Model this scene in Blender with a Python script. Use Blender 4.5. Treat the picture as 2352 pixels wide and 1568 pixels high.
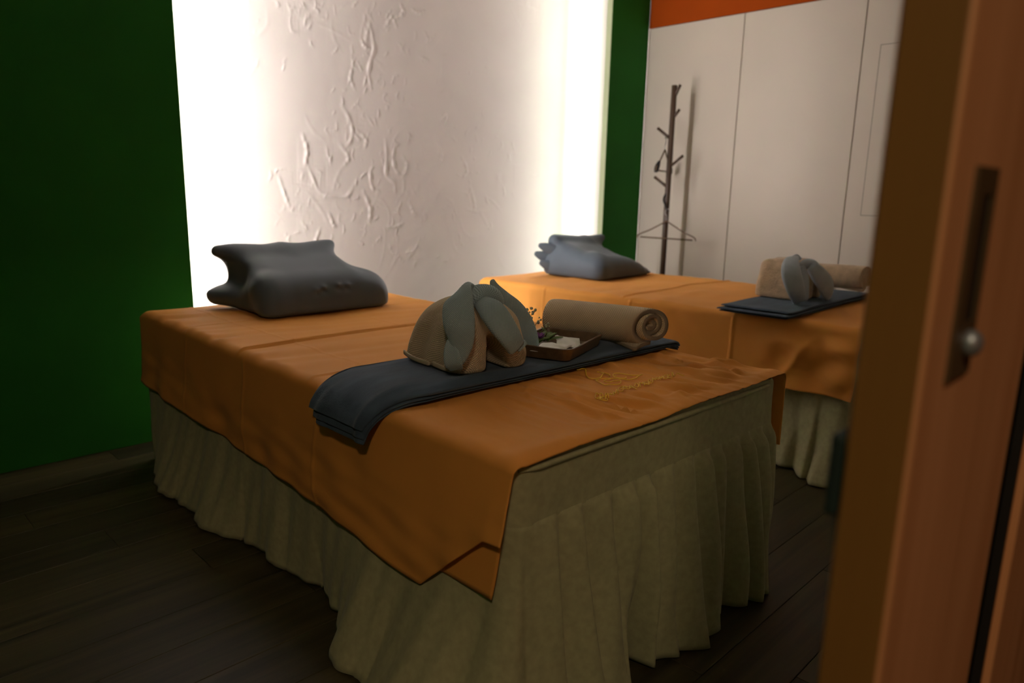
import bpy, bmesh, math, random
import numpy as np
from mathutils import Matrix, Vector

random.seed(7)
rng = np.random.default_rng(7)
for o in list(bpy.data.objects):
    bpy.data.objects.remove(o)
S = bpy.context.scene
COL = S.collection

# ------------------------------------------------------------------ camera
CAM = np.array([-0.9059, -2.8650, 1.0711])
R_ = np.array([0.70717931, -0.70668583, 0.02219374])
U_ = np.array([0.12900438, 0.15983025, 0.97867878])
F_ = np.array([0.69516566, 0.6892383, -0.20419421])
FPX = 1634.2
cd = bpy.data.cameras.new('camera')
cam = bpy.data.objects.new('camera', cd)
COL.objects.link(cam)
m = Matrix.Identity(4)
for i in range(3):
    m[i][0] = R_[i]; m[i][1] = U_[i]; m[i][2] = -F_[i]; m[i][3] = CAM[i]
cam.matrix_world = m
cd.sensor_fit = 'HORIZONTAL'; cd.sensor_width = 36.0
cd.lens = FPX / 2352 * 36.0
cd.clip_start = 0.02; cd.clip_end = 50
cd.dof.use_dof = True
cd.dof.focus_distance = 1.78
cd.dof.aperture_fstop = 2.6
S.camera = cam

# ------------------------------------------------------------------ world, exposure
w = bpy.data.worlds.new('world'); S.world = w
w.use_nodes = True
w.node_tree.nodes['Background'].inputs[0].default_value = (0.5, 0.5, 0.45, 1)
w.node_tree.nodes['Background'].inputs[1].default_value = 0.0
vs = S.view_settings
vs.view_transform = 'Standard'; vs.look = 'None'; vs.exposure = 0.0; vs.gamma = 1.0
vs.use_curve_mapping = False
LED_POWER = 255.0          # radiance of the two cove strips
HALL_WATT = 23.0           # ceiling lamp of the corridor behind the doorway

# main dimensions (metres), fitted to the photograph
YP = 0.245                # front of the green wall boards
BOARD = 0.042
YW = YP + 0.32           # plaster wall
XE, XP0, XW = 0.277, 3.104, 3.528
ZW, ZC = 2.216, 2.72
BW, BL, BH = 1.03, 2.02, 0.60
B1 = (0.0, 0.0, -0.0195)
B2 = (1.8125, 0.0723, 0.0299)

def bed_point(B, x, y, z=0.0):
    c, s = math.cos(B[2]), math.sin(B[2])
    return (B[0] + x * c - y * s, B[1] + x * s + y * c, z)

def bed_local(B, X, Y):
    c, s = math.cos(B[2]), math.sin(B[2])
    dx, dy = X - B[0], Y - B[1]
    return dx * c + dy * s, -dx * s + dy * c

# ------------------------------------------------------------------ materials
def mat(name, col, rough=0.7, var=0.12, vscale=6.0, bump=None, sheen=0.0, metal=0.0,
        spec=0.5, col2=None, stretch=None, coat=0.0, emit=None):
    M = bpy.data.materials.new(name); M.use_nodes = True
    nt = M.node_tree; N = nt.nodes; L = nt.links
    b = N['Principled BSDF']
    b.inputs['Roughness'].default_value = rough
    b.inputs['Metallic'].default_value = metal
    b.inputs['Specular IOR Level'].default_value = spec
    b.inputs['Sheen Weight'].default_value = sheen
    b.inputs['Sheen Roughness'].default_value = 0.5
    b.inputs['Coat Weight'].default_value = coat
    tc = N.new('ShaderNodeTexCoord')
    mp = N.new('ShaderNodeMapping'); L.new(tc.outputs['Object'], mp.inputs[0])
    if stretch: mp.inputs['Scale'].default_value = stretch
    n = N.new('ShaderNodeTexNoise'); n.inputs['Scale'].default_value = vscale
    n.inputs['Detail'].default_value = 5
    L.new(mp.outputs[0], n.inputs['Vector'])
    r = N.new('ShaderNodeValToRGB')
    c2 = col2 or tuple(c * (1 + var) for c in col)
    c1 = tuple(c * (1 - var) for c in col) if not col2 else col
    r.color_ramp.elements[0].position = 0.3; r.color_ramp.elements[1].position = 0.7
    r.color_ramp.elements[0].color = (*c1, 1); r.color_ramp.elements[1].color = (*c2, 1)
    L.new(n.outputs['Fac'], r.inputs[0]); L.new(r.outputs[0], b.inputs['Base Color'])
    if emit:
        b.inputs['Emission Color'].default_value = (*emit[0], 1)
        b.inputs['Emission Strength'].default_value = emit[1]
    if bump:
        kind, sc, st, dist = bump
        bp = N.new('ShaderNodeBump'); bp.inputs['Strength'].default_value = st
        bp.inputs['Distance'].default_value = dist
        if kind == 'noise':
            t = N.new('ShaderNodeTexNoise'); t.inputs['Scale'].default_value = sc
            t.inputs['Detail'].default_value = 4
            L.new(mp.outputs[0], t.inputs['Vector']); h = t.outputs['Fac']
        elif kind == 'waffle':      # product of two sine lattices on the cloth (UV in metres)
            uv = tc.outputs['UV']
            sx = N.new('ShaderNodeSeparateXYZ'); L.new(uv, sx.inputs[0])
            def sine(sock, ph):
                a = N.new('ShaderNodeMath'); a.operation = 'MULTIPLY'; a.inputs[1].default_value = sc
                L.new(sock, a.inputs[0])
                s_ = N.new('ShaderNodeMath'); s_.operation = 'SINE'; L.new(a.outputs[0], s_.inputs[0])
                return s_.outputs[0]
            mu = N.new('ShaderNodeMath'); mu.operation = 'MULTIPLY'
            L.new(sine(sx.outputs[0], 0), mu.inputs[0]); L.new(sine(sx.outputs[1], 0), mu.inputs[1])
            n2 = N.new('ShaderNodeTexNoise'); n2.inputs['Scale'].default_value = 500
            L.new(tc.outputs['Object'], n2.inputs['Vector'])
            ad = N.new('ShaderNodeMath'); ad.operation = 'MULTIPLY_ADD'; ad.inputs[1].default_value = 0.7
            L.new(n2.outputs['Fac'], ad.inputs[0]); L.new(mu.outputs[0], ad.inputs[2])
            h = ad.outputs[0]
            # colour darkens in the dips of the weave
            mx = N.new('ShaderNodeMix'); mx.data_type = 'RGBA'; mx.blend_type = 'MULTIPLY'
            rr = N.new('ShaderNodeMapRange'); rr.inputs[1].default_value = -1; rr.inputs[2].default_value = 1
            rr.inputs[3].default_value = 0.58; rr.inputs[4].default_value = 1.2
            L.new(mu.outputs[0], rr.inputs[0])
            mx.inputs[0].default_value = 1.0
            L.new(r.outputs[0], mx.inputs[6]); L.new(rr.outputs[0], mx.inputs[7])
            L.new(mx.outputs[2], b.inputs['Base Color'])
        elif kind == 'weave':
            t1 = N.new('ShaderNodeTexWave'); t1.bands_direction = 'X'; t1.inputs['Scale'].default_value = sc
            t2 = N.new('ShaderNodeTexWave'); t2.bands_direction = 'Y'; t2.inputs['Scale'].default_value = sc
            for t in (t1, t2):
                t.inputs['Distortion'].default_value = 1.5; t.inputs['Detail'].default_value = 2
                L.new(tc.outputs['UV'], t.inputs['Vector'])
            a = N.new('ShaderNodeMath'); a.operation = 'ADD'
            L.new(t1.outputs['Fac'], a.inputs[0]); L.new(t2.outputs['Fac'], a.inputs[1]); h = a.outputs[0]
        L.new(h, bp.inputs['Height']); L.new(bp.outputs[0], b.inputs['Normal'])
    return M

def wood(name, c1, c2, axis=0, scale=1.0, rough=0.45, per_object=0.0):
    M = bpy.data.materials.new(name); M.use_nodes = True
    nt = M.node_tree; N = nt.nodes; L = nt.links; b = N['Principled BSDF']
    b.inputs['Roughness'].default_value = rough
    tc = N.new('ShaderNodeTexCoord'); mp = N.new('ShaderNodeMapping')
    s = [14.0, 14.0, 14.0]; s[axis] = 0.7
    mp.inputs['Scale'].default_value = [v * scale for v in s]
    oi = N.new('ShaderNodeObjectInfo')
    cb = N.new('ShaderNodeCombineXYZ')
    mm = N.new('ShaderNodeMath'); mm.operation = 'MULTIPLY'; mm.inputs[1].default_value = 37.0
    L.new(oi.outputs['Random'], mm.inputs[0])
    for i in range(3): L.new(mm.outputs[0], cb.inputs[i])
    ad = N.new('ShaderNodeVectorMath'); ad.operation = 'ADD'
    L.new(tc.outputs['Object'], mp.inputs[0]); L.new(mp.outputs[0], ad.inputs[0]); L.new(cb.outputs[0], ad.inputs[1])
    n = N.new('ShaderNodeTexNoise'); n.inputs['Scale'].default_value = 1.6; n.inputs['Detail'].default_value = 7
    n.inputs['Roughness'].default_value = 0.62; n.inputs['Distortion'].default_value = 0.4
    L.new(ad.outputs[0], n.inputs['Vector'])
    r = N.new('ShaderNodeValToRGB')
    r.color_ramp.elements[0].position = 0.32; r.color_ramp.elements[1].position = 0.68
    r.color_ramp.elements[0].color = (*c1, 1); r.color_ramp.elements[1].color = (*c2, 1)
    L.new(n.outputs['Fac'], r.inputs[0])
    out = r.outputs[0]
    if per_object:
        mr = N.new('ShaderNodeMapRange'); mr.inputs[3].default_value = 1 - per_object; mr.inputs[4].default_value = 1 + per_object
        L.new(oi.outputs['Random'], mr.inputs[0])
        mx = N.new('ShaderNodeMix'); mx.data_type = 'RGBA'; mx.blend_type = 'MULTIPLY'; mx.inputs[0].default_value = 1
        L.new(out, mx.inputs[6]); L.new(mr.outputs[0], mx.inputs[7]); out = mx.outputs[2]
    L.new(out, b.inputs['Base Color'])
    bp = N.new('ShaderNodeBump'); bp.inputs['Strength'].default_value = 0.15; bp.inputs['Distance'].default_value = 0.002
    L.new(n.outputs['Fac'], bp.inputs['Height']); L.new(bp.outputs[0], b.inputs['Normal'])
    return M

MT = dict(
    plaster=mat('white_plaster', (0.565, 0.50, 0.462), 0.75, 0.05, 2.5, ('noise', 60, 0.10, 0.002)),
    green=mat('green_paint', (0.018, 0.16, 0.018), 0.7, 0.06, 3, ('noise', 300, 0.05, 0.001), spec=0.15),
    lit_edge=mat('lit_edge_green', (0.42, 0.47, 0.29), 0.7, 0.04, 5),
    orange_wall=mat('orange_paint', (0.33, 0.052, 0.002), 0.8, 0.05, 3, spec=0.1),
    dark_wall=mat('cream_paint', (0.50, 0.46, 0.37), 0.8, 0.05, 3),
    ceiling=mat('ceiling_paint', (0.84, 0.80, 0.72), 0.9, 0.03, 3),
    ward=mat('beige_laminate', (0.56, 0.495, 0.405), 0.5, 0.03, 2, ('noise', 220, 0.04, 0.001)),
    ward_dark=mat('wardrobe_interior', (0.10, 0.08, 0.06), 0.8, 0.05),
    sheet=mat('orange_cotton', (0.74, 0.315, 0.062), 0.66, 0.05, 4, ('weave', 260, 0.12, 0.0006), sheen=0.03, spec=0.15),
    skirt=mat('khaki_linen', (0.37, 0.36, 0.20), 0.85, 0.10, 60, ('weave', 160, 0.2, 0.0006), sheen=0.1, spec=0.1),
    thread=mat('yellow_thread', (0.92, 0.60, 0.04), 0.45, 0.1, 90),
    pillow=mat('charcoal_jersey', (0.085, 0.112, 0.138), 0.62, 0.06, 10, ('noise', 500, 0.08, 0.0006), sheen=0.08, spec=0.35),
    blanket=mat('charcoal_fleece', (0.055, 0.086, 0.125), 0.9, 0.22, 25, ('noise', 260, 0.35, 0.002), sheen=0.10, spec=0.1, stretch=(0.25, 1, 1)),
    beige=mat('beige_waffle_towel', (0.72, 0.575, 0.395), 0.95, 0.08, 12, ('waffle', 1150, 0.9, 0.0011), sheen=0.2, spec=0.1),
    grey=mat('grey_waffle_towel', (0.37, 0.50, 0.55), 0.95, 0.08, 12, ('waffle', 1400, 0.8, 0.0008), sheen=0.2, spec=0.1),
    fluffy=mat('beige_terry_towel', (0.62, 0.47, 0.32), 0.95, 0.16, 30, ('noise', 160, 0.8, 0.005), sheen=0.3, spec=0.1),
    blue=mat('pale_blue_terry', (0.44, 0.52, 0.60), 0.95, 0.08, 20, ('noise', 300, 0.5, 0.003), sheen=0.3, spec=0.1),
    hem=mat('towel_hem', (0.46, 0.39, 0.28), 0.9, 0.05, 20),
    tray=wood('tray_wood', (0.085, 0.050, 0.022), (0.16, 0.098, 0.045), 0, 2.0, 0.4),
    sachet=mat('white_sachet_paper', (0.72, 0.73, 0.70), 0.6, 0.04, 30, ('noise', 60, 0.3, 0.002)),
    stem=mat('green_stem', (0.10, 0.17, 0.04), 0.7, 0.2, 40),
    bud=mat('pale_bud', (0.42, 0.42, 0.30), 0.7, 0.2, 80),
    purple=mat('purple_petal', (0.16, 0.05, 0.20), 0.7, 0.2, 60),
    stand=wood('dark_stand_wood', (0.045, 0.026, 0.016), (0.085, 0.05, 0.03), 2, 2.0, 0.4),
    hanger=wood('hanger_wood', (0.10, 0.06, 0.03), (0.16, 0.09, 0.05), 1, 2.0, 0.4),
    steel=mat('brushed_steel', (0.35, 0.34, 0.32), 0.35, 0.05, 40, metal=1.0),
    silver=mat('silver_knob', (0.42, 0.46, 0.50), 0.45, 0.03, 40, metal=0.7),
    black=mat('black_rubber', (0.006, 0.007, 0.007), 0.6, 0.1, 40),
    bumper=mat('dark_green_rubber', (0.010, 0.022, 0.018), 0.7, 0.1, 40),
    bronze=mat('dark_bronze', (0.10, 0.062, 0.026), 0.5, 0.1, 30),
    plank=wood('floor_wood', (0.018, 0.015, 0.004), (0.066, 0.053, 0.017), 0, 1.0, 0.5, per_object=0.22),
    subfloor=mat('subfloor', (0.02, 0.016, 0.01), 0.9, 0.1),
    doorwood=wood('door_wood', (0.60, 0.27, 0.11), (0.80, 0.40, 0.19), 2, 0.6, 0.5),
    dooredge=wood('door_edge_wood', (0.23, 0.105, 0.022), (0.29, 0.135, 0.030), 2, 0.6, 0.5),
    foam=mat('mattress_vinyl', (0.25, 0.22, 0.16), 0.6, 0.05),
    alu=mat('aluminium_channel', (0.6, 0.6, 0.6), 0.4, 0.03, 30, metal=1.0),
    led=mat('led_diffuser', (0.8, 0.8, 0.8), 0.5, 0.0, emit=((1.0, 0.93, 0.945), LED_POWER)),
    led_added=mat('led_added_angled', (0.8, 0.8, 0.8), 0.5, 0.0, emit=((1.0, 0.93, 0.945), LED_POWER * 0.72)),
    led_dim=mat('led_diffuser_dim', (0.8, 0.8, 0.8), 0.5, 0.0, emit=((1.0, 0.93, 0.945), LED_POWER * 0.13)),
    lamp=mat('lamp_glass', (0.8, 0.75, 0.65), 0.5, 0.0, emit=((1.0, 0.72, 0.45), 3.0)),
)

# ------------------------------------------------------------------ mesh helpers
def mesh_obj(name, verts, faces, material, parent=None, smooth=True, uv=None, loc=None, rotz=0.0):
    me = bpy.data.meshes.new(name)
    me.from_pydata([tuple(v) for v in verts] if not isinstance(verts, np.ndarray) else verts.tolist(), [],
                   faces.tolist() if isinstance(faces, np.ndarray) else faces)
    me.update()
    if smooth:
        me.polygons.foreach_set('use_smooth', [True] * len(me.polygons))
    if uv is not None:
        l = me.uv_layers.new(name='UVMap')
        idx = np.empty(len(me.loops), dtype=np.int64); me.loops.foreach_get('vertex_index', idx)
        l.data.foreach_set('uv', np.asarray(uv, dtype=np.float32)[idx].ravel())
    if material: me.materials.append(material)
    o = bpy.data.objects.new(name, me); COL.objects.link(o)
    if parent: o.parent = parent
    if loc is not None: o.location = loc
    o.rotation_euler[2] = rotz
    return o

def bm_obj(name, bm, material, parent=None, smooth=False, loc=None, rotz=0.0):
    me = bpy.data.meshes.new(name); bm.normal_update(); bm.to_mesh(me); bm.free()
    if smooth: me.polygons.foreach_set('use_smooth', [True] * len(me.polygons))
    me.materials.append(material)
    o = bpy.data.objects.new(name, me); COL.objects.link(o)
    if parent: o.parent = parent
    if loc is not None: o.location = loc
    o.rotation_euler[2] = rotz
    return o

def box_bm(x0, x1, y0, y1, z0, z1, bevel=0.0, seg=2, bm=None):
    bm2 = bmesh.new()
    bmesh.ops.create_cube(bm2, size=1.0)
    for v in bm2.verts:
        v.co = Vector((x0 + (v.co.x + .5) * (x1 - x0), y0 + (v.co.y + .5) * (y1 - y0), z0 + (v.co.z + .5) * (z1 - z0)))
    if bevel:
        bmesh.ops.bevel(bm2, geom=bm2.edges[:], offset=bevel, segments=seg, affect='EDGES', profile=0.5)
    if bm is None: return bm2
    me = bpy.data.meshes.new('tmp'); bm2.to_mesh(me); bm2.free(); bm.from_mesh(me); bpy.data.meshes.remove(me)
    return bm

def box(name, b, material, parent=None, bevel=0.0, seg=2):
    return bm_obj(name, box_bm(*b, bevel=bevel, seg=seg), material, parent)

def empty(name, loc, rotz=0.0):
    o = bpy.data.objects.new(name, None); COL.objects.link(o)
    o.location = loc; o.rotation_euler[2] = rotz; o.empty_display_size = 0.1
    return o

def tag(o, label, cat, group=None):
    o['label'] = label; o['category'] = cat
    if group: o['group'] = group
    return o

def structure(o):
    o['kind'] = 'structure'; return o

def grid_faces(nr, nc, wrap=False):
    i, j = np.meshgrid(np.arange(nr - 1), np.arange(nc if wrap else nc - 1), indexing='ij')
    j2 = (j + 1) % nc
    return np.stack([i * nc + j, i * nc + j2, (i + 1) * nc + j2, (i + 1) * nc + j], -1).reshape(-1, 4)

def interp_path(pts, n):
    """Catmull-Rom resample of a (k,d) control array to n samples."""
    P = np.asarray(pts, float)
    if len(P) == 2:
        t = np.linspace(0, 1, n)[:, None]; return P[0] * (1 - t) + P[1] * t
    P = np.vstack([2 * P[0] - P[1], P, 2 * P[-1] - P[-2]])
    k = len(P) - 3
    out = []
    for t in np.linspace(0, k, n):
        i = min(int(t), k - 1); u = t - i
        a, b, c, d = P[i:i + 4]
        out.append(0.5 * (2 * b + (c - a) * u + (2 * a - 5 * b + 4 * c - d) * u * u + (3 * b - a - 3 * c + d) * u ** 3))
    return np.array(out)

def sweep(name, path, widths, thick, wdir, material, parent=None, n=28, m_=20, power=0.75, cap_round=True, scurl=0.0):
    """Flattened rounded tube along a path: half-width along wdir, half-thickness across."""
    P = interp_path(path, n)
    k = len(path)
    W_ = interp_path(np.asarray(widths, float)[:, None], n)[:, 0].clip(0.001)
    T_ = interp_path(np.broadcast_to(np.asarray(thick, float).reshape(-1, 1), (k, 1)) if np.size(thick) == k else np.full((k, 1), float(thick)), n)[:, 0].clip(0.0008)
    WD = interp_path(np.broadcast_to(np.asarray(wdir, float).reshape(-1, 3), (k, 3)) if np.size(wdir) == 3 else np.asarray(wdir, float), n)
    tan = np.gradient(P, axis=0); tan /= np.linalg.norm(tan, axis=1)[:, None]
    WD = WD - (WD * tan).sum(1)[:, None] * tan; WD /= np.linalg.norm(WD, axis=1)[:, None]
    NN = np.cross(tan, WD)
    if cap_round:
        t = np.linspace(0, 1, n); e = np.minimum(t, 1 - t) / 0.05
        s = np.sqrt(np.clip(1 - (1 - np.clip(e, 0, 1)) ** 2, 0.05, 1)); W_ = W_ * (0.5 + 0.5 * s); T_ = T_ * s
    a = np.linspace(0, 2 * np.pi, m_, endpoint=False)
    ca, sa = np.cos(a), np.sin(a)
    ca = np.sign(ca) * np.abs(ca) ** power; sa = np.sign(sa) * np.abs(sa) ** power
    V = P[:, None] + WD[:, None] * (W_[:, None] * ca)[..., None] + NN[:, None] * (T_[:, None] * sa + scurl * W_[:, None] * ca ** 2)[..., None]
    verts = V.reshape(-1, 3)
    f = grid_faces(n, m_, True)[:, ::-1]
    seg = np.r_[0, np.cumsum(np.linalg.norm(np.diff(P, axis=0), axis=1))]
    uv = np.stack([np.broadcast_to(W_[:, None] * ca, (n, m_)), np.broadcast_to(seg[:, None], (n, m_))], -1).reshape(-1, 2)
    faces = f.tolist() + [list(range(m_)), list(range((n - 1) * m_, n * m_))[::-1]]
    return mesh_obj(name, verts, faces, material, parent, uv=uv)

def tube(name, path, r, material, parent=None, n=None, m_=8, taper=None, bm_out=None):
    P = interp_path(path, n or max(2, 6 * (len(path) - 1)))
    n = len(P)
    tan = np.gradient(P, axis=0); tan /= np.linalg.norm(tan, axis=1)[:, None] + 1e-12
    ref = np.array([0.31, 0.17, 0.93]); 
    A = np.cross(tan, ref); A /= np.linalg.norm(A, axis=1)[:, None]; Bv = np.cross(tan, A)
    rr = np.full(n, r) if taper is None else np.linspace(r, taper, n)
    a = np.linspace(0, 2 * np.pi, m_, endpoint=False)
    V = P[:, None] + (A[:, None] * np.cos(a)[None, :, None] + Bv[:, None] * np.sin(a)[None, :, None]) * rr[:, None, None]
    faces = grid_faces(n, m_, True)[:, ::-1].tolist() + [list(range(m_)), list(range((n - 1) * m_, n * m_))[::-1]]
    if bm_out is not None:
        bm_out[0].append((V.reshape(-1, 3), faces)); return None
    return mesh_obj(name, V.reshape(-1, 3), faces, material, parent)

def join_pieces(pieces):
    vs_, fs, k = [], [], 0
    for v, f in pieces:
        vs_.append(np.asarray(v)); fs += [[i + k for i in q] for q in f]; k += len(v)
    return np.vstack(vs_), fs

def surfnet(f, lo, hi, h):
    lo = np.asarray(lo, float); hi = np.asarray(hi, float)
    ax = [np.arange(lo[i], hi[i] + h, h) for i in range(3)]
    X, Y, Z = np.meshgrid(*ax, indexing='ij')
    D = f(X, Y, Z); s = D < 0
    nx, ny, nz = D.shape
    cs = [(a, b, c) for a in (0, 1) for b in (0, 1) for c in (0, 1)]
    sl = lambda a, b, c: (slice(a, nx - 1 + a), slice(b, ny - 1 + b), slice(c, nz - 1 + c))
    cnt = sum(s[sl(*c)].astype(int) for c in cs)
    mask = (cnt > 0) & (cnt < 8)
    acc = np.zeros(mask.shape + (3,)); num = np.zeros(mask.shape)
    for c in cs:
        for d in range(3):
            if c[d] == 0:
                c2 = list(c); c2[d] = 1
                a, b = D[sl(*c)], D[sl(*c2)]
                cr = (a < 0) != (b < 0)
                t = np.where(cr, a / np.where(cr, a - b, 1), 0)
                off = np.array(c, float)
                for k in range(3):
                    acc[..., k] += np.where(cr, off[k] + (t if k == d else 0), 0)
                num += cr
    idx = -np.ones(mask.shape, int); ii = np.argwhere(mask); idx[mask] = np.arange(len(ii))
    V = lo + (ii + acc[mask] / num[mask][:, None]) * h
    faces = []
    for d in range(3):
        e1, e2 = (d + 1) % 3, (d + 2) % 3
        a = [slice(None)] * 3; b = [slice(None)] * 3
        a[d] = slice(0, -1); b[d] = slice(1, None)
        sa, sb = s[tuple(a)], s[tuple(b)]
        E_ = np.argwhere(sa != sb)
        E_ = E_[(E_[:, e1] > 0) & (E_[:, e2] > 0) & (E_[:, e1] < D.shape[e1] - 1) & (E_[:, e2] < D.shape[e2] - 1)]
        ins = sa[tuple(E_.T)]
        def cell(o1, o2):
            q = E_.copy(); q[:, e1] -= o1; q[:, e2] -= o2; return idx[tuple(q.T)]
        q = np.stack([cell(1, 1), cell(0, 1), cell(0, 0), cell(1, 0)], 1)
        q[~ins] = q[~ins][:, ::-1]
        faces.append(q)
    F = np.vstack(faces)
    return V, F

def smin(a, b, k):
    h = np.clip(0.5 + 0.5 * (b - a) / k, 0, 1); return b * (1 - h) + a * h - k * h * (1 - h)
def smax(a, b, k): return -smin(-a, -b, k)
def capsule(X, Y, Z, a, b, r1, r2=None):
    a = np.asarray(a, float); b = np.asarray(b, float); r2 = r1 if r2 is None else r2
    d = b - a; t = np.clip(((X - a[0]) * d[0] + (Y - a[1]) * d[1] + (Z - a[2]) * d[2]) / (d @ d), 0, 1)
    return np.sqrt((X - a[0] - t * d[0]) ** 2 + (Y - a[1] - t * d[1]) ** 2 + (Z - a[2] - t * d[2]) ** 2) - (r1 + (r2 - r1) * t)
def ellips(X, Y, Z, c, r):
    k = np.sqrt(((X - c[0]) / r[0]) ** 2 + ((Y - c[1]) / r[1]) ** 2 + ((Z - c[2]) / r[2]) ** 2)
    return (k - 1) * min(r)
def rbox(X, Y, Z, c, hsz, r):
    q = [np.abs(a - c[i]) - hsz[i] + r for i, a in enumerate((X, Y, Z))]
    return np.sqrt(sum(np.maximum(v, 0) ** 2 for v in q)) + np.minimum(np.maximum(np.maximum(q[0], q[1]), q[2]), 0) - r

def smooth_noise(X, Y, seed, n=24):
    """Sum of random plane waves, roughly unit amplitude (unit wavelength scale)."""
    g = np.random.default_rng(seed); out = np.zeros_like(X, dtype=float)
    for _ in range(n):
        a = g.uniform(0, 2 * np.pi); f = g.uniform(0.6, 1.7) * 2 * np.pi; ph = g.uniform(0, 6.28)
        out += np.sin(f * (np.cos(a) * X + np.sin(a) * Y) + ph)
    return out / math.sqrt(n / 2)

# ================================================================== SETTING
X0, XR, Y0 = -2.7, 4.10, -4.9      # room / corridor limits

# ---- floor: planks laid parallel to the plaster wall
fl = structure(box('floor', (X0, XR, Y0, YW + 0.05, -0.06, -0.009), MT['subfloor']))
pw, pl_ = 0.152, 1.22
plank_mesh = {}
row = 0; y = YW
while y > Y0:
    x = X0 - ((row * 0.437) % 1.0) * pl_
    while x < XR:
        a, b = max(x, X0), min(x + pl_, XR)
        if b - a > 0.02:
            ln = round(b - a, 3)
            if ln not in plank_mesh:
                t = box('floor_plank', (-ln / 2 + .0006, ln / 2 - .0006, -pw / 2 + .0006, pw / 2 - .0006, -0.0085, 0.0), MT['plank'], fl, bevel=0.0012, seg=1)
                plank_mesh[ln] = t.data
            else:
                t = bpy.data.objects.new('floor_plank', plank_mesh[ln]); COL.objects.link(t); t.parent = fl
            t.location = ((a + b) / 2, y - pw / 2, 0)
        x += pl_
    y -= pw; row += 1

structure(box('ceiling', (X0 - .1, XR + .1, Y0 - .1, YW + 0.15, ZC, ZC + 0.08), MT['ceiling']))

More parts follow.
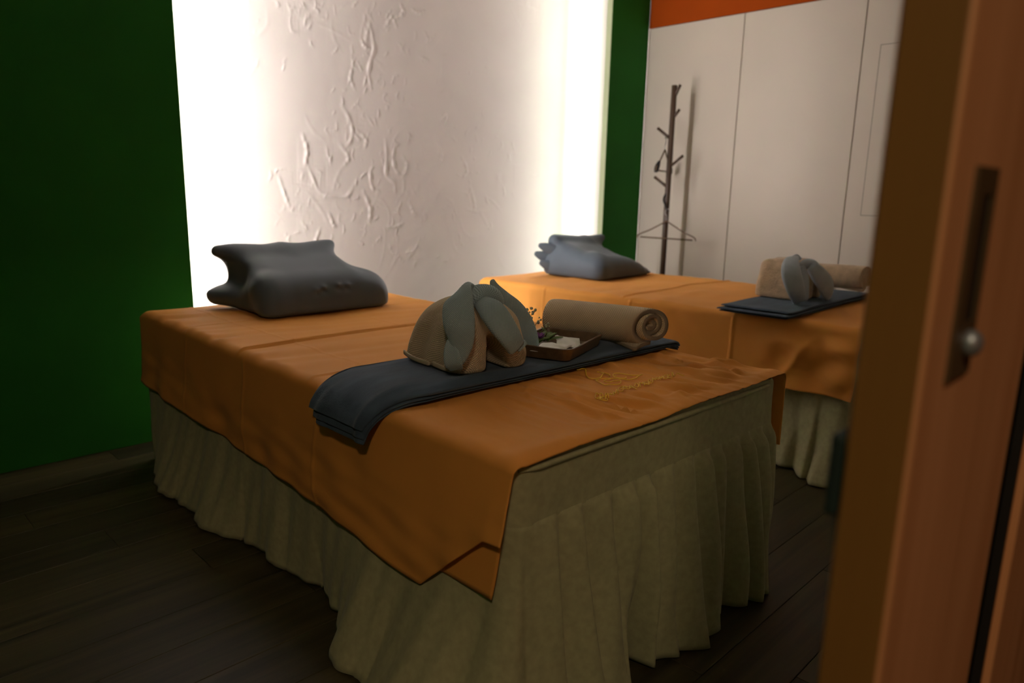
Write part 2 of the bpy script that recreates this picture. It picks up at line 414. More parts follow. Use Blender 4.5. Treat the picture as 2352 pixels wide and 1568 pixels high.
# ---- plaster feature wall with real relief
def plaster_wall():
    h = 0.0055
    xs = np.arange(XE - 0.13, XP0 + 0.57, h); zs = np.arange(0.0, ZC, h)
    Xg, Zg = np.meshgrid(xs, zs, indexing='ij')
    H = 0.0008 * smooth_noise(Xg * 1.6, Zg * 1.6, 3) + 0.0001 * smooth_noise(Xg * 9, Zg * 9, 4)
    def stroke(pts, wdt, amp, rough=0.35):
        P = interp_path(pts, 8 * len(pts))
        lo = P.min(0) - 3 * wdt; hi = P.max(0) + 3 * wdt
        i0, i1 = np.searchsorted(xs, [lo[0], hi[0]]); j0, j1 = np.searchsorted(zs, [lo[1], hi[1]])
        if i1 - i0 < 2 or j1 - j0 < 2: return
        A = Xg[i0:i1, j0:j1]; B = Zg[i0:i1, j0:j1]
        d = np.full(A.shape, 9.0); tt = np.zeros(A.shape)
        L = len(P) - 1
        for k in range(L):
            a, b = P[k], P[k + 1]; e = b - a
            t = np.clip(((A - a[0]) * e[0] + (B - a[1]) * e[1]) / (e @ e + 1e-12), 0, 1)
            dd = np.hypot(A - a[0] - t * e[0], B - a[1] - t * e[1])
            u = dd < d; d[u] = dd[u]; tt[u] = (k + t[u]) / L
        ta = np.sin(np.pi * np.clip(0.12 + 0.76 * tt, 0, 1)) * (1 + rough * np.sin(tt * 23 + amp * 9e3))
        H[i0:i1, j0:j1] = np.maximum(H[i0:i1, j0:j1], H[i0:i1, j0:j1] * 0.6 + 0.42 * amp * ta * np.exp(-(d / wdt) ** 2))
    # ridges seen in the photograph, as pixel polylines carried onto the wall plane
    def wall_px(px, py):
        d = F_ + R_ * (px - 1176) / FPX + U_ * (784 - py) / FPX
        t = (YW - CAM[1]) / d[1]; q = CAM + t * d; return (q[0], q[2])
    traced = [
        [(852, 200), (846, 160), (858, 110), (850, 60)], [(838, 110), (842, 80), (850, 50)],
        [(885, 320), (887, 360), (886, 400), (905, 420), (908, 440)], [(908, 330), (902, 360), (908, 390), (925, 405)],
        [(785, 240), (805, 280), (808, 315), (790, 345)], [(810, 150), (805, 180), (815, 205)],
        [(700, 360), (715, 400), (735, 440), (770, 452), (800, 448), (815, 420)],
        [(755, 490), (765, 515), (772, 520)], [(940, 465), (948, 485), (957, 497)], [(835, 440), (850, 480), (848, 510)],
        [(885, 520), (910, 520), (925, 512)], [(1080, 430), (1090, 470), (1088, 485)], [(735, 525), (725, 555), (735, 565)],
        [(695, 310), (705, 345), (700, 380)], [(860, 380), (850, 395), (855, 430), (870, 440)],
        [(820, 300), (840, 320), (838, 340)], [(640, 405), (655, 450), (665, 475)], [(780, 330), (800, 360), (790, 380)],
        [(930, 580), (950, 575), (965, 545)], [(905, 580), (925, 600)], [(1010, 280), (1025, 265), (1020, 285)],
        [(885, 60), (900, 40), (910, 60)], [(920, 10), (925, 30), (905, 45)], [(945, 20), (960, 30), (975, 25)],
        [(830, 90), (836, 105), (850, 112)], [(965, 130), (985, 140)], [(975, 75), (985, 90), (1000, 80)],
        [(1005, 330), (1015, 360), (1008, 380)], [(925, 360), (935, 380), (925, 405)], [(1060, 360), (1072, 390), (1062, 410)]]
    for p in traced:
        stroke([wall_px(*q) for q in p], 0.0085 + 0.003 * rng.random(), 0.0075 + 0.004 * rng.random())
    # clusters of small dabs
    for (cx, cy, n, sp) in [(705, 25, 22, 34), (845, 205, 26, 42), (860, 80, 14, 50), (930, 130, 14, 60), (800, 330, 20, 60),
                            (860, 470, 26, 70), (925, 590, 20, 36), (720, 470, 16, 60), (1000, 280, 20, 80),
                            (1090, 470, 18, 60), (640, 60, 8, 60), (980, 420, 26, 90), (1120, 300, 14, 80), (700, 560, 10, 50), (1000, 560, 14, 60)]:
        for _ in range(n):
            a = wall_px(cx + rng.normal() * sp, cy + rng.normal() * sp)
            ang = rng.normal(0.25, 0.7); ln = rng.uniform(0.01, 0.06)
            b = (a[0] + math.sin(ang) * ln, a[1] + math.cos(ang) * ln)
            mid = ((a[0] + b[0]) / 2 + rng.normal() * ln * .2, (a[1] + b[1]) / 2 + rng.normal() * ln * .2)
            stroke([a, mid, b], rng.uniform(0.004, 0.008), rng.uniform(0.003, 0.0075))
    for _ in range(90):     # long faint trowel arcs
        a = np.array([rng.normal(1.75, 0.55), rng.uniform(0.5, 2.5)])
        ang = rng.uniform(0, 6.28); ln = rng.uniform(0.08, 0.25); cv = rng.normal() * 0.35
        pts = [a + ln * t * np.array([math.cos(ang + cv * t * 3), math.sin(ang + cv * t * 3)]) for t in (0, .33, .66, 1)]
        stroke(pts, rng.uniform(0.005, 0.011), rng.uniform(0.0012, 0.0032), 0.2)
    V = np.stack([Xg, YW - H, Zg], -1).reshape(-1, 3)
    nr, nc = Xg.shape
    o = mesh_obj('wall_head', V, grid_faces(nr, nc), MT['plaster'])
    return structure(o)
plaster_wall()
structure(box('wall_back', (X0 - .1, XR + .1, YW + 0.012, YW + 0.14, 0, ZC), MT['plaster']))

# green boards standing off the plaster, with a cove behind the edge
bm = box_bm(X0, XE, YP, YP + BOARD, 0, ZC, bevel=0.002)
structure(bm_obj('wall_head_left', bm, MT['green']))
structure(box('trim_1', (X0, XE - 0.12, YP + BOARD, YW + 0.012, 0, ZC), MT['plaster']))
bm = box_bm(XP0, XW, YP, YP + BOARD, 0, ZC, bevel=0.002)
structure(bm_obj('wall_head_right', bm, MT['green']))
structure(box('lit_edge_strip', (XP0 - 0.003, XP0 - 0.0002, YP + 0.001, YP + BOARD, 0, ZC), MT['lit_edge']))  # added strip; its pale colour paints cove light onto the green board's edge
structure(box('trim_2', (XP0 + 0.56, XR, YP + BOARD, YW + 0.012, 0, ZC), MT['plaster']))

for side, xa, lab in ((1, XE - 0.062, 'white vertical cove light behind the dark green wall at the left'),
                      (-1, XP0 + 0.085, 'white vertical cove light behind the narrow green wall by the wardrobe')):
    yc = YP + BOARD + 0.03
    t = empty('led_strip', (xa, yc, 0.0))
    tag(t, lab, 'light', 'vertical cove lights beside the plaster wall')
    box('channel', tuple(sorted((0, side * 0.006))) + (-0.014, 0.014, 0.02, ZC - 0.02), MT['alu'], t)
    rr_ = 0.012
    aa = np.linspace(-np.pi / 2, np.pi / 2, 13) if side > 0 else np.linspace(-0.5 * np.pi, 1.5 * np.pi, 13)
    ring = np.stack([side * ((0.006 if side > 0 else 0.019) + rr_ * np.cos(aa)), rr_ * np.sin(aa)], -1)
    vd = np.vstack([np.c_[ring, np.full(13, 0.03)], np.c_[ring, np.full(13, ZC - 0.03)]])
    mesh_obj('diffuser', vd, [[i, i + 1, i + 14, i + 13][::side] for i in range(12)], MT['led'] if side > 0 else MT['led_dim'], t)
    if side < 0:      # added unseen strip, angled out to put more light on the beds
        c = np.array([XP0 + 0.030 - xa, YP + BOARD + 0.014 - yc]); tv = np.array([0.42, -0.907]) * 0.007
        q0, q1 = c - tv, c + tv
        mesh_obj('diffuser', [(*q0, 0.03), (*q1, 0.03), (*q1, ZC - 0.03), (*q0, ZC - 0.03)], [[0, 1, 2, 3]], MT['led_added'], t)

# orange upper wall over the wardrobe, outer walls
bm = box_bm(XW, XR, Y0, YP, ZW + 0.004, ZC)
box_bm(XR, XR + .08, Y0, YW, 0, ZC, bm=bm)
structure(bm_obj('wall_right', bm, MT['orange_wall']))
structure(box('wall_left', (X0 - .1, X0, Y0, YW, 0, ZC), MT['green']))
structure(box('wall_corridor', (X0, XR, Y0 - .1, Y0, 0, ZC), MT['orange_wall']))

# fitted wardrobe with flush doors
wd = empty('fitted_wardrobe', (XW, -1.2, 0.0))
tag(wd, 'beige fitted wardrobe with tall flush doors behind the coat stand', 'wardrobe')
box('carcass', (0.022, 0.55, -1.3, YP + 1.2 - 0.004, 0.0, ZW - 0.004), MT['ward_dark'], wd)
ys = [YP - 0.002, -0.478, -1.222, -1.966, -2.45]
for k in range(4):
    a, b = ys[k + 1] + 0.0025 + 1.2, ys[k] - 0.0025 + 1.2
    if k == 0: b = ys[0] + 1.2
    d = box('door', (0.0, 0.02, a, b, 0.03, ZW), MT['ward'], wd, bevel=0.0015, seg=1)
    if k == 2:
        # flush access hatch: outline groove around a slightly proud leaf
        bm = bmesh.new(); hy1, hy0, hz0, hz1 = -1.32 + 1.2, -1.86 + 1.2, 0.99, 1.925
        g = 0.003
        for q in ((-.0007, .001, hy0 - g, hy0, hz0 - g, hz1 + g), (-.0007, .001, hy1, hy1 + g, hz0 - g, hz1 + g),
                  (-.0007, .001, hy0, hy1, hz0 - g, hz0), (-.0007, .001, hy0, hy1, hz1, hz1 + g)):
            box_bm(*q, bm=bm)
        bm_obj('hatch_joint', bm, MT['ward_dark'], d)
        box('hatch', (-0.0012, 0.001, hy0, hy1, hz0, hz1), MT['ward'], d)

# front wall with doorway, pocket for the sliding leaf
YF = CAM[1] + 0.1375                 # corridor face of the leaf
XD = CAM[0] + 0.55                   # free edge of the leaf
bm = box_bm(X0, -1.5, YF + 0.06, YF + 0.16, 0, ZC)
box_bm(CAM[0] + 1.02, XW, YF + 0.06, YF + 0.16, 0, ZC, bm=bm)
box_bm(-1.5, CAM[0] + 1.02, YF + 0.06, YF + 0.16, 2.12, ZC, bm=bm)
structure(bm_obj('wall_front', bm, MT['dark_wall']))
dr = structure(empty('door_1', (XD, YF, 0)))
LT = 0.0464
lf = box('door_leaf', (0.003, 0.98, 0.0, LT, 0.008, 2.1), MT['doorwood'], dr, bevel=0.003)
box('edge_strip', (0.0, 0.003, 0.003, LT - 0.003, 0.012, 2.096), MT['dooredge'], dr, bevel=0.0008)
hp = bmesh.new()
hx0, hx1, hz0, hz1 = 0.060, 0.122, 0.935, 1.098
for q in ((hx0, hx1, -0.003, 0.0, hz1 - 0.02, hz1), (hx0, hx1, -0.003, 0, hz0, hz0 + 0.045),
          (hx0, hx0 + 0.026, -0.003, 0, hz0 + 0.045, hz1 - 0.02), (hx1 - 0.012, hx1, -0.003, 0, hz0 + 0.045, hz1 - 0.02)):
    box_bm(*q, bm=hp)
pl = bm_obj('handle_plate', hp, MT['bronze'], dr)
box('finger_recess', (hx0 + 0.026, hx1 - 0.012, -0.0012, 0.0, hz0 + 0.045, hz1 - 0.02), MT['black'], pl)
bm = bmesh.new(); bmesh.ops.create_uvsphere(bm, u_segments=20, v_segments=12, radius=0.011)
for v in bm.verts: v.co = Vector((v.co.x + hx0 + 0.038, v.co.y * 0.8 - 0.006, v.co.z + 0.963))
bm_obj('lock_knob', bm, MT['silver'], pl, smooth=True)
box('bumper', (0.004, 0.030, LT, LT + 0.012, 0.825, 0.893), MT['bumper'], dr, bevel=0.004)
dj = structure(empty('trim_4', (CAM[0] + 0.921, CAM[1] + 0.115, 0)))
box('door_jamb', (0.0, 0.6, 0.0, 0.0085, 0, 2.2), MT['doorwood'], dj, bevel=0.001, seg=1)
box('gap_shade', (0.0, 0.6, 0.009, 0.0185, 0, 2.2), MT['black'], dj)  # black strip painting the shade in the gap between leaf and jamb
structure(box('wall_corridor_right', (CAM[0] + 1.55, XR, CAM[1] + 0.105, YF + 0.058, 0, ZC), MT['dark_wall']))

# corridor ceiling lamp
lp = empty('ceiling_lamp', (-1.85, -3.75, ZC))
tag(lp, 'round warm ceiling lamp of the corridor behind the doorway', 'lamp')
bm = bmesh.new(); bmesh.ops.create_cone(bm, cap_ends=True, segments=32, radius1=0.16, radius2=0.17, depth=0.05)
for v in bm.verts: v.co.z -= 0.026
bm_obj('housing', bm, MT['steel'], lp)
bm = bmesh.new(); bmesh.ops.create_cone(bm, cap_ends=True, segments=32, radius1=0.14, radius2=0.15, depth=0.012)
for v in bm.verts: v.co.z -= 0.058
bm_obj('lamp_glass', bm, MT['lamp'], lp)
ld = bpy.data.lights.new('lamp_light', 'AREA'); ld.shape = 'DISK'; ld.size = 0.28; ld.energy = HALL_WATT
ld.color = (1.0, 0.77, 0.53)
lo = bpy.data.objects.new('lamp_light', ld); COL.objects.link(lo); lo.parent = lp; lo.location = (0, 0, -0.07)

# ================================================================== BEDS
def arc_len_path(pts):
    P = np.asarray(pts); s = np.r_[0, np.cumsum(np.linalg.norm(np.diff(P, axis=0), axis=1))]; return s

def ramp(x, a, b): 
    t = np.clip((x - a) / (b - a), 0, 1); return t * t * (3 - 2 * t)

def make_skirt(bed, seed, flare_pts, fold_amp):
    """Band and gathered valance round the foot end and both sides, in bed coordinates."""
    g = np.random.default_rng(seed)
    r = 0.05; off = 0.003
    path = []; nrm = []
    def seg(a, b, n_, nv):
        for t in np.linspace(0, 1, n_, endpoint=False):
            path.append((a[0] + (b[0] - a[0]) * t, a[1] + (b[1] - a[1]) * t)); nrm.append(nv)
    def corner(c, a0, a1, n_):
        for t in np.linspace(0, 1, n_, endpoint=False):
            a = a0 + (a1 - a0) * t; nv = (math.cos(a), math.sin(a))
            path.append((c[0] + nv[0] * r, c[1] + nv[1] * r)); nrm.append(nv)
    seg((0, 0), (0, -BL + r), 380, (-1, 0)); corner((r, -BL + r), math.pi, 1.5 * math.pi, 26)
    seg((r, -BL), (BW - r, -BL), 260, (0, -1)); corner((BW - r, -BL + r), 1.5 * math.pi, 2 * math.pi, 20)
    seg((BW, -BL + r), (BW, -r), 300, (1, 0)); corner((BW - r, -r), 0, 0.5 * math.pi, 14); seg((BW - r, 0), (0.0, 0), 160, (0, 1))
    P = np.array(path); Nn = np.array(nrm); s = arc_len_path(P)
    SEAM = 0.465
    # band
    zb = np.array([SEAM - 0.004, SEAM + 0.03, 0.53, 0.565, 0.578, 0.586])
    ob = np.array([0.006, 0.004, 0.003, 0.003, 0.002, -0.004])
    V = np.stack([np.stack([P[:, 0] + Nn[:, 0] * o_, P[:, 1] + Nn[:, 1] * o_, np.full(len(P), z_)], -1) for z_, o_ in zip(zb, ob)])
    uv = np.stack([np.broadcast_to(s, (len(zb), len(s))), np.broadcast_to(zb[:, None], (len(zb), len(s)))], -1).reshape(-1, 2)
    mesh_obj('skirt_band', V.reshape(-1, 3), grid_faces(len(zb), len(s))[:, ::-1], MT['skirt'], bed, uv=uv)
    # pipings along the top rim of the band
    i0, i1 = 395, 380 + 26 + 262
    tube('piping', [(*(P[i] + Nn[i] * 0.006), 0.575) for i in range(i0, i1, 12)], 0.0060, MT['skirt'], bed, n=60, m_=8)
    # valance: knife pleats of uneven width, opening towards the hem
    prof = np.zeros(len(s)); shear = np.zeros(len(s)); x = 0.0; k = 0
    while x < s[-1]:
        side_ = x < BL - 0.25 or x > BL + BW
        wd_ = g.uniform(0.16, 0.34) if side_ else g.uniform(0.045, 0.10)
        am = g.uniform(0.25, 0.8) if side_ else g.uniform(0.5, 1.0)
        q = (s >= x) & (s < x + wd_); t = (s[q] - x) / wd_
        prof[q] = am * np.where(t < 0.72, np.sin(t / 0.72 * np.pi / 2) ** 1.3, np.cos((t - 0.72) / 0.28 * np.pi / 2) ** 1.5)
        x += wd_; k += 1
    big = np.zeros(len(s)); x = 0.1
    while x < s[-1]:
        wd_ = g.uniform(0.26, 0.50); q = (s >= x) & (s < x + wd_); t = (s[q] - x) / wd_
        big[q] = g.uniform(0.5, 1) * np.sin(np.pi * t ** g.uniform(0.7, 1.5)) ** 2; x += wd_ * 0.9
    fl_ = np.interp(s, [a for a, _ in flare_pts], [b for _, b in flare_pts])
    zv = np.r_[np.linspace(0, 1, 34)]
    rows = []; uvs = []
    hemz = 0.004 + 0.006 * np.abs(np.sin(s * 9 + seed)) 
    for t in zv:
        amp = fold_amp * (0.22 + 0.78 * t ** 0.8) * np.clip(t * 14, 0, 1)
        lng = ((s < BL + 0.03) | (s > BL + BW)).astype(float); lng = np.convolve(np.pad(lng, 12, 'edge'), np.ones(25) / 25, 'valid')
        o_ = 0.005 + prof * (1 - 0.45 * t) * (amp * 1.9 * (1 - lng) + 1.2 * fold_amp * t ** 1.9 * lng) + 0.055 * (t ** 1.3 * (1 - lng) + t ** 2.6 * lng) * big + fl_ * t ** 2.3
        o_ += 0.006 * t * np.sin(s * 31 + 5 * t + seed) + 0.004 * t * np.sin(s * 77 + 9 * t)
        wob = 0.012 * t * np.sin(s * 13 + seed * 2)
        tx = np.stack([-Nn[:, 1], Nn[:, 0]], -1)
        z = SEAM + (hemz - SEAM) * t
        rows.append(np.stack([P[:, 0] + Nn[:, 0] * o_ + tx[:, 0] * wob, P[:, 1] + Nn[:, 1] * o_ + tx[:, 1] * wob, np.broadcast_to(z, s.shape)], -1))
        uvs.append(np.stack([s, np.broadcast_to(z, s.shape)], -1))
    o = mesh_obj('pleated_skirt', np.array(rows).reshape(-1, 3), grid_faces(len(zv), len(s)), MT['skirt'], bed,
                 uv=np.array(uvs).reshape(-1, 2))
    md = o.modifiers.new('cloth', 'SOLIDIFY'); md.thickness = 0.0015; md.offset = 0
    return o

def make_bed(B, label, seed, flare, amp):
    bed = empty('massage_bed', (B[0], B[1], 0), B[2])
    tag(bed, label, 'bed', 'massage beds side by side')
    box('mattress', (0.008, BW - 0.008, -BL + 0.008, -0.008, 0.42, BH - 0.012), MT['foam'], bed, bevel=0.028, seg=4)
    box('base', (0.03, BW - 0.03, -BL + 0.05, -0.03, 0.30, 0.418), MT['stand'], bed, bevel=0.004)
    for lx in (0.08, BW - 0.14):
        for ly in (-0.14, -BL + 0.12):
            box('leg', (lx, lx + 0.06, ly, ly + 0.06, 0.0, 0.30), MT['stand'], bed, bevel=0.004)
    make_skirt(bed, seed, flare, amp)
    return bed

bed1 = make_bed(B1, 'massage bed with khaki pleated skirt in front, nearest the doorway', 5,
                [(0, 0.0), (0.25, 0.03), (0.43, 0.07), (0.6, 0.03), (0.87, 0.02), (1.1, -0.03), (1.3, -0.025), (1.5, 0.01), (1.65, 0.11),
                 (1.9, 0.12), (2.05, 0.07), (2.26, 0.05), (2.30, 0.045), (2.335, -0.085), (2.38, -0.085), (2.42, 0.025), (2.6, 0.01), (2.9, -0.01), (3.05, -0.05), (4, -0.02), (5.2, 0)], 0.055)
bed2 = make_bed(B2, 'massage bed behind, standing beside the wardrobe', 11,
                [(0, 0), (1.3, 0.01), (1.6, 0.06), (1.75, 0.0), (1.95, 0.07), (2.2, 0.0), (3, 0.02), (5.2, 0)], 0.065)

# ---- orange sheets
def top_height1(x, y):
    """Height of the cloth above BH on the front bed (bed coordinates)."""
    h = 0.0022 * smooth_noise(x * 2.4, y * 2.4, 21) * 0.6
    foot = ramp(-y, 1.55, 1.85)
    # taut wrinkles fanning towards the foot edge
    ph = x * 1.0 + 0.18 * (y + 2.0) * (x - 0.2)
    foot = foot * (1 - 0.85 * ramp(-y, 1.965, 2.01))
    # the stitched area is stiffer and lies flatter
    foot = foot * (1 - 0.8 * np.exp(-(((x - 0.60) / 0.22) ** 2 + ((y + 1.82) / 0.10) ** 2) ** 2))
    n1 = smooth_noise(ph * 8.5 + 0.35 * np.sin(y * 9), y * 1.7, 33)
    wr = 1.6 * np.exp(-(n1 / 0.38) ** 2) - 0.8 + 0.35 * smooth_noise(ph * 24, y * 4.0, 35)
    h = h + 0.0090 * foot * (0.12 + 0.88 * ramp(x, 0.15, 0.45)) * wr
    # long shallow cross wrinkles of the middle
    h = h + 0.0011 * (1 - foot) * smooth_noise(x * 1.3 + 0.5 * y, y * 9 + x * 1.2, 37)
    # ironed folds
    for yc, a in ((-0.866, 0.0085), (-0.43, 0.002), (-1.30, 0.003)):
        d = y - yc - 0.010 * np.sin(x * 5 + yc * 9) - 0.02 * (x - 0.5) ** 2
        h = h + a * (np.exp(-((d - 0.010) / 0.011) ** 2) - 0.8 * np.exp(-(d / 0.0045) ** 2))
    d = x - 0.165 - 0.006 * np.sin(y * 4)
    h = h + 0.0016 * np.exp(-(d / 0.004) ** 2)
    d = x - 0.60 - 0.006 * np.sin(y * 4)
    h = h + 0.0010 * np.exp(-(d / 0.004) ** 2)
    # puckers along the left rim
    e = np.exp(-((x - 0.02) / 0.05) ** 2)
    h = h + 0.0014 * e * smooth_noise(y * 9, x * 2, 41)
    return h

def top_height2(x, y):
    h = 0.0016 * smooth_noise(x * 2.4, y * 2.4, 51)
    for yc, a in ((-0.96, 0.006), (-0.46, 0.002), (-1.48, 0.003)):
        d = y - yc - 0.03 * np.sin(x * 7 + yc * 3) * x
        h = h + a * (np.exp(-((d - 0.010) / 0.012) ** 2) - 0.7 * np.exp(-(d / 0.005) ** 2))
    h = h + 0.0012 * smooth_noise(x * 2 + 0.4 * y, y * 6, 53)
    return h

def make_sheet(name, B, topf, hem, flap_disp, front_drop, label, group, flap_right=0.17, y_foot=-BL - 0.012, corner_trim=None):
    r = 0.03; out = 0.016; top = BH + 0.0035
    nf, na, nt_ = 40, 9, 190
    cols = []   # (kind, t)
    cols += [('lf', t) for t in np.linspace(1, 0, nf, endpoint=False)]
    cols += [('la', t) for t in np.linspace(0, 1, na, endpoint=False)]
    cols += [('tp', t) for t in np.linspace(0, 1, nt_, endpoint=False)]
    cols += [('ra', t) for t in np.linspace(0, 1, na, endpoint=False)]
    cols += [('rf', t) for t in np.linspace(0, 1, 22)]
    nv_ = 360
    head = 0.012
    # rows: curl at head, flat, curl at foot
    v = np.linspace(0, 1, nv_)
    span = head - y_foot
    yv = head - v * span
    V = np.zeros((nv_, len(cols), 3)); UV = np.zeros((nv_, len(cols), 2))
    xl, xr = -out, BW + out
    # roll over the foot edge
    for j, (k, t) in enumerate(cols):
        if k == 'lf':
            h0 = top - r; hz = hem(yv)
            z = h0 + (hz - h0) * t; x = np.full(nv_, xl) + flap_disp(yv, t, z); y = yv.copy(); wt = 0.0; ss = -r * 1.57 - (h0 - z)
        elif k == 'la':
            a = t * np.pi / 2; x = np.full(nv_, xl + r - r * math.cos(a)); z = np.full(nv_, top - r + r * math.sin(a)); y = yv.copy(); wt = t; ss = np.full(nv_, -r * (1.57 - a))
            x = x + flap_disp(yv, 0.0, z)
        elif k == 'tp':
            x = np.full(nv_, xl + r + t * (xr - xl - 2 * r)); z = np.full(nv_, top); y = yv.copy(); wt = 1.0; ss = x
        elif k == 'ra':
            a = t * np.pi / 2; x = np.full(nv_, xr - r + r * math.sin(a)); z = np.full(nv_, top - r + r * math.cos(a)); y = yv.copy(); wt = 1 - t; ss = xr + r * a + np.zeros(nv_)
        else:
            h0 = top - r; z = h0 - t * flap_right + 0.02 * np.sin(yv * 4) * t; x = np.full(nv_, xr) + 0.010 * t * np.sin(yv * 11 + 1) + 0.01 * t; y = yv.copy(); wt = 0.0; ss = xr + r * 1.57 + t * flap_right + np.zeros(nv_)
        z = z + wt * topf(np.clip(x, 0, BW), y)
        # fall over the foot edge (arc of radius rf then straight)
        fd = front_drop(np.clip(x, 0, BW)) * wt
        R2 = 0.026
        e = -(y - (y_foot + R2))                      # distance past the start of the roll
        q = e > 0
        ang = np.clip(e / R2, 0, 1)
        z = z - np.where(q, fd * ang ** 1.8, 0)
        # soft roll at the head
        e2 = np.clip((y - (head - 0.03)) / 0.03, 0, 1)
        z = z - wt * 0.02 * e2 ** 2
        V[:, j, 0] = x; V[:, j, 1] = y; V[:, j, 2] = z
        UV[:, j, 0] = ss; UV[:, j, 1] = yv
    # extra rows hanging over the front
    ex = []; exuv = []
    for q in np.linspace(0.2, 1, 5):
        last = V[-1].copy(); wts = np.array([{'lf': 0, 'la': t, 'tp': 1, 'ra': 1 - t, 'rf': 0}[k] for k, t in cols])
        fd = front_drop(np.clip(last[:, 0], 0, BW)) * wts
        last[:, 2] -= q * fd * 0.9; last[:, 1] -= 0.0035 * np.sin(q * 3.14) * wts + 0.002 * q * wts
        ex.append(last); exuv.append(np.stack([UV[-1, :, 0], UV[-1, :, 1] - q * 0.03], -1))
    V = np.concatenate([V, np.array(ex)]); UV = np.concatenate([UV, np.array(exuv)])
    o = mesh_obj(name, V.reshape(-1, 3), grid_faces(V.shape[0], V.shape[1]), MT['sheet'], None, uv=UV.reshape(-1, 2),
                 loc=(B[0], B[1], 0), rotz=B[2])
    md = o.modifiers.new('cloth', 'SOLIDIFY'); md.thickness = 0.0016; md.offset = 1
    tag(o, label, 'bed sheet', group)
    return o

def hem1(y):
    base = np.interp(-y, [0, 0.9, 1.79, 1.985, 2.1], [0.33, 0.298, 0.268, 0.44, 0.455])
    return base + 0.004 * np.sin(y * 9)
def flap1(y, t, z):
    d = -0.012 * t + 0.006 * t * np.sin(y * 6.5 + 1) + 0.004 * t * smooth_noise(y * 4, z * 3, 61)
    d = d * (1 - 0.7 * ramp(-y, 1.55, 1.75)) - 0.026 * ramp(-y, 1.45, 1.8) * t
    d = d + 0.0022 * t * smooth_noise(y * 3 + z * 5, z * 9 - y * 3, 63) * ramp(t + 0 * y, 0.2, 0.7)
    for yc in (-0.45, -0.9, -1.33):
        d = d - 0.0022 * np.exp(-((y - yc - 0.01 * np.sin(z * 20)) / 0.005) ** 2)
    return d
sheet1 = make_sheet('bed_sheet', B1, top_height1, hem1, flap1,
                    lambda x: np.interp(x, [0, 0.12, 0.4, 0.6, 0.72, 0.85, 1.03], [0.008, 0.008, 0.006, 0.004, 0.002, 0.003, 0.003]),
                    'orange cotton sheet with yellow lotus embroidery on the front massage bed', 'orange bed sheets')
# folded under-layer of the corner that hangs at the foot
nv_, nt_ = 30, 20
V = np.zeros((nv_, nt_, 3))
for i, vv in enumerate(np.linspace(0, 1, nv_)):
    yb = -1.74 - 0.275 * vv
    for j, t in enumerate(np.linspace(0, 1, nt_)):
        zt = 0.52; zh = np.interp(vv, [0, 0.2, 1], [0.335, 0.315, 0.322])
        z = zt + (zh - zt) * t
        yy = yb + 0.02 * vv * t * t
        V[i, j] = (-0.0175 - 0.010 * t, yy, z)
o = mesh_obj('folded_corner', V.reshape(-1, 3), grid_faces(nv_, nt_), MT['sheet'], sheet1, uv=V.reshape(-1, 3)[:, 1:])
md = o.modifiers.new('cloth', 'SOLIDIFY'); md.thickness = 0.0014; md.offset = 0

def hem2(y): return np.interp(-y, [0, 1.0, 1.6, 2.1], [0.335, 0.33, 0.325, 0.335]) + 0.004 * np.sin(y * 13)
def flap2(y, t, z):
    d = -0.014 * t + 0.007 * t * np.sin(y * 5 + 2)
    for yc in (-0.47, -1.0, -1.52):
        d = d - 0.0060 * np.exp(-((y - yc) / 0.006) ** 2)
    tt = np.clip((BH - z) / 0.28, 0, 1.2)
    # diagonal tension folds
    m1 = np.exp(-((y + 1.25) / 0.2) ** 2)
    d = d - 0.006 * m1 * np.sin((y * 0.9 - z) * 42)
    # crumpled patch near the foot
    m2 = ramp(-y, 1.58, 1.72) * ramp(tt + 0 * y, 0.12, 0.35)
    d = d - 0.016 * m2 * smooth_noise(y * 4.2 + z * 2.5, z * 5.0 - y * 2.2, 71) * 0.7 - 0.012 * m2
    d = d - 0.012 * m2 * np.exp(-((y + 1.80 + 0.6 * (z - 0.45)) / 0.02) ** 2)
    return d
sheet2 = make_sheet('bed_sheet', B2, top_height2, hem2, flap2, lambda x: 0.03 + 0 * x,
                    'orange cotton sheet with crumpled side flap on the rear massage bed', 'orange bed sheets')

# embroidery on the front sheet: stitched cord lying on the cloth
def sheet_px(px, py, lift=0.001):
    d = F_ + R_ * (px - 1176) / FPX + U_ * (784 - py) / FPX
    z = BH + 0.005
    t = (z - CAM[2]) / d[2]; q = CAM + t * d
    lx, ly = bed_local(B1, q[0], q[1])
    z = BH + 0.0035 + float(top_height1(np.array([lx]), np.array([ly]))[0]) + lift
    return (lx, ly, z)
def zoomed(p): return sheet_px(1320 + p[0] / 8.4, 820 + p[1] / 8.4, 0.0044)
lotus = [
    [(40, 243), (110, 246), (185, 255), (215, 295), (250, 360), (300, 397), (400, 403), (480, 392), (560, 350)],
    [(90, 210), (150, 207), (205, 218), (225, 250)],
    [(555, 352), (548, 325), (610, 310), (670, 322), (682, 345), (660, 375)], [(430, 330), (500, 325), (555, 352)],
    [(800, 345), (750, 358), (742, 328), (800, 315), (900, 322), (1000, 345), (1120, 370), (1230, 372)],
    [(745, 358), (800, 395), (900, 414), (985, 408), (990, 385)],
    [(690, 412), (800, 422), (900, 441), (1000, 446), (1150, 420), (1240, 385), (1305, 352)],
    [(500, 415), (600, 405), (690, 412)],
    [(470, 432), (410, 438), (420, 470), (480, 522), (590, 572), (700, 546), (860, 520), (893, 470), (870, 455)],
    [(590, 475), (568, 462), (600, 437), (690, 412)], [(590, 475), (660, 488), (720, 470), (760, 455), (860, 450)]]
pc = [[]]
for p in lotus:
    tube('x', [zoomed(q) for q in interp_path(p, 6 * len(p))], 0.0015, None, n=12 * len(p), m_=6, bm_out=pc)
V, Fc = join_pieces(pc[0])
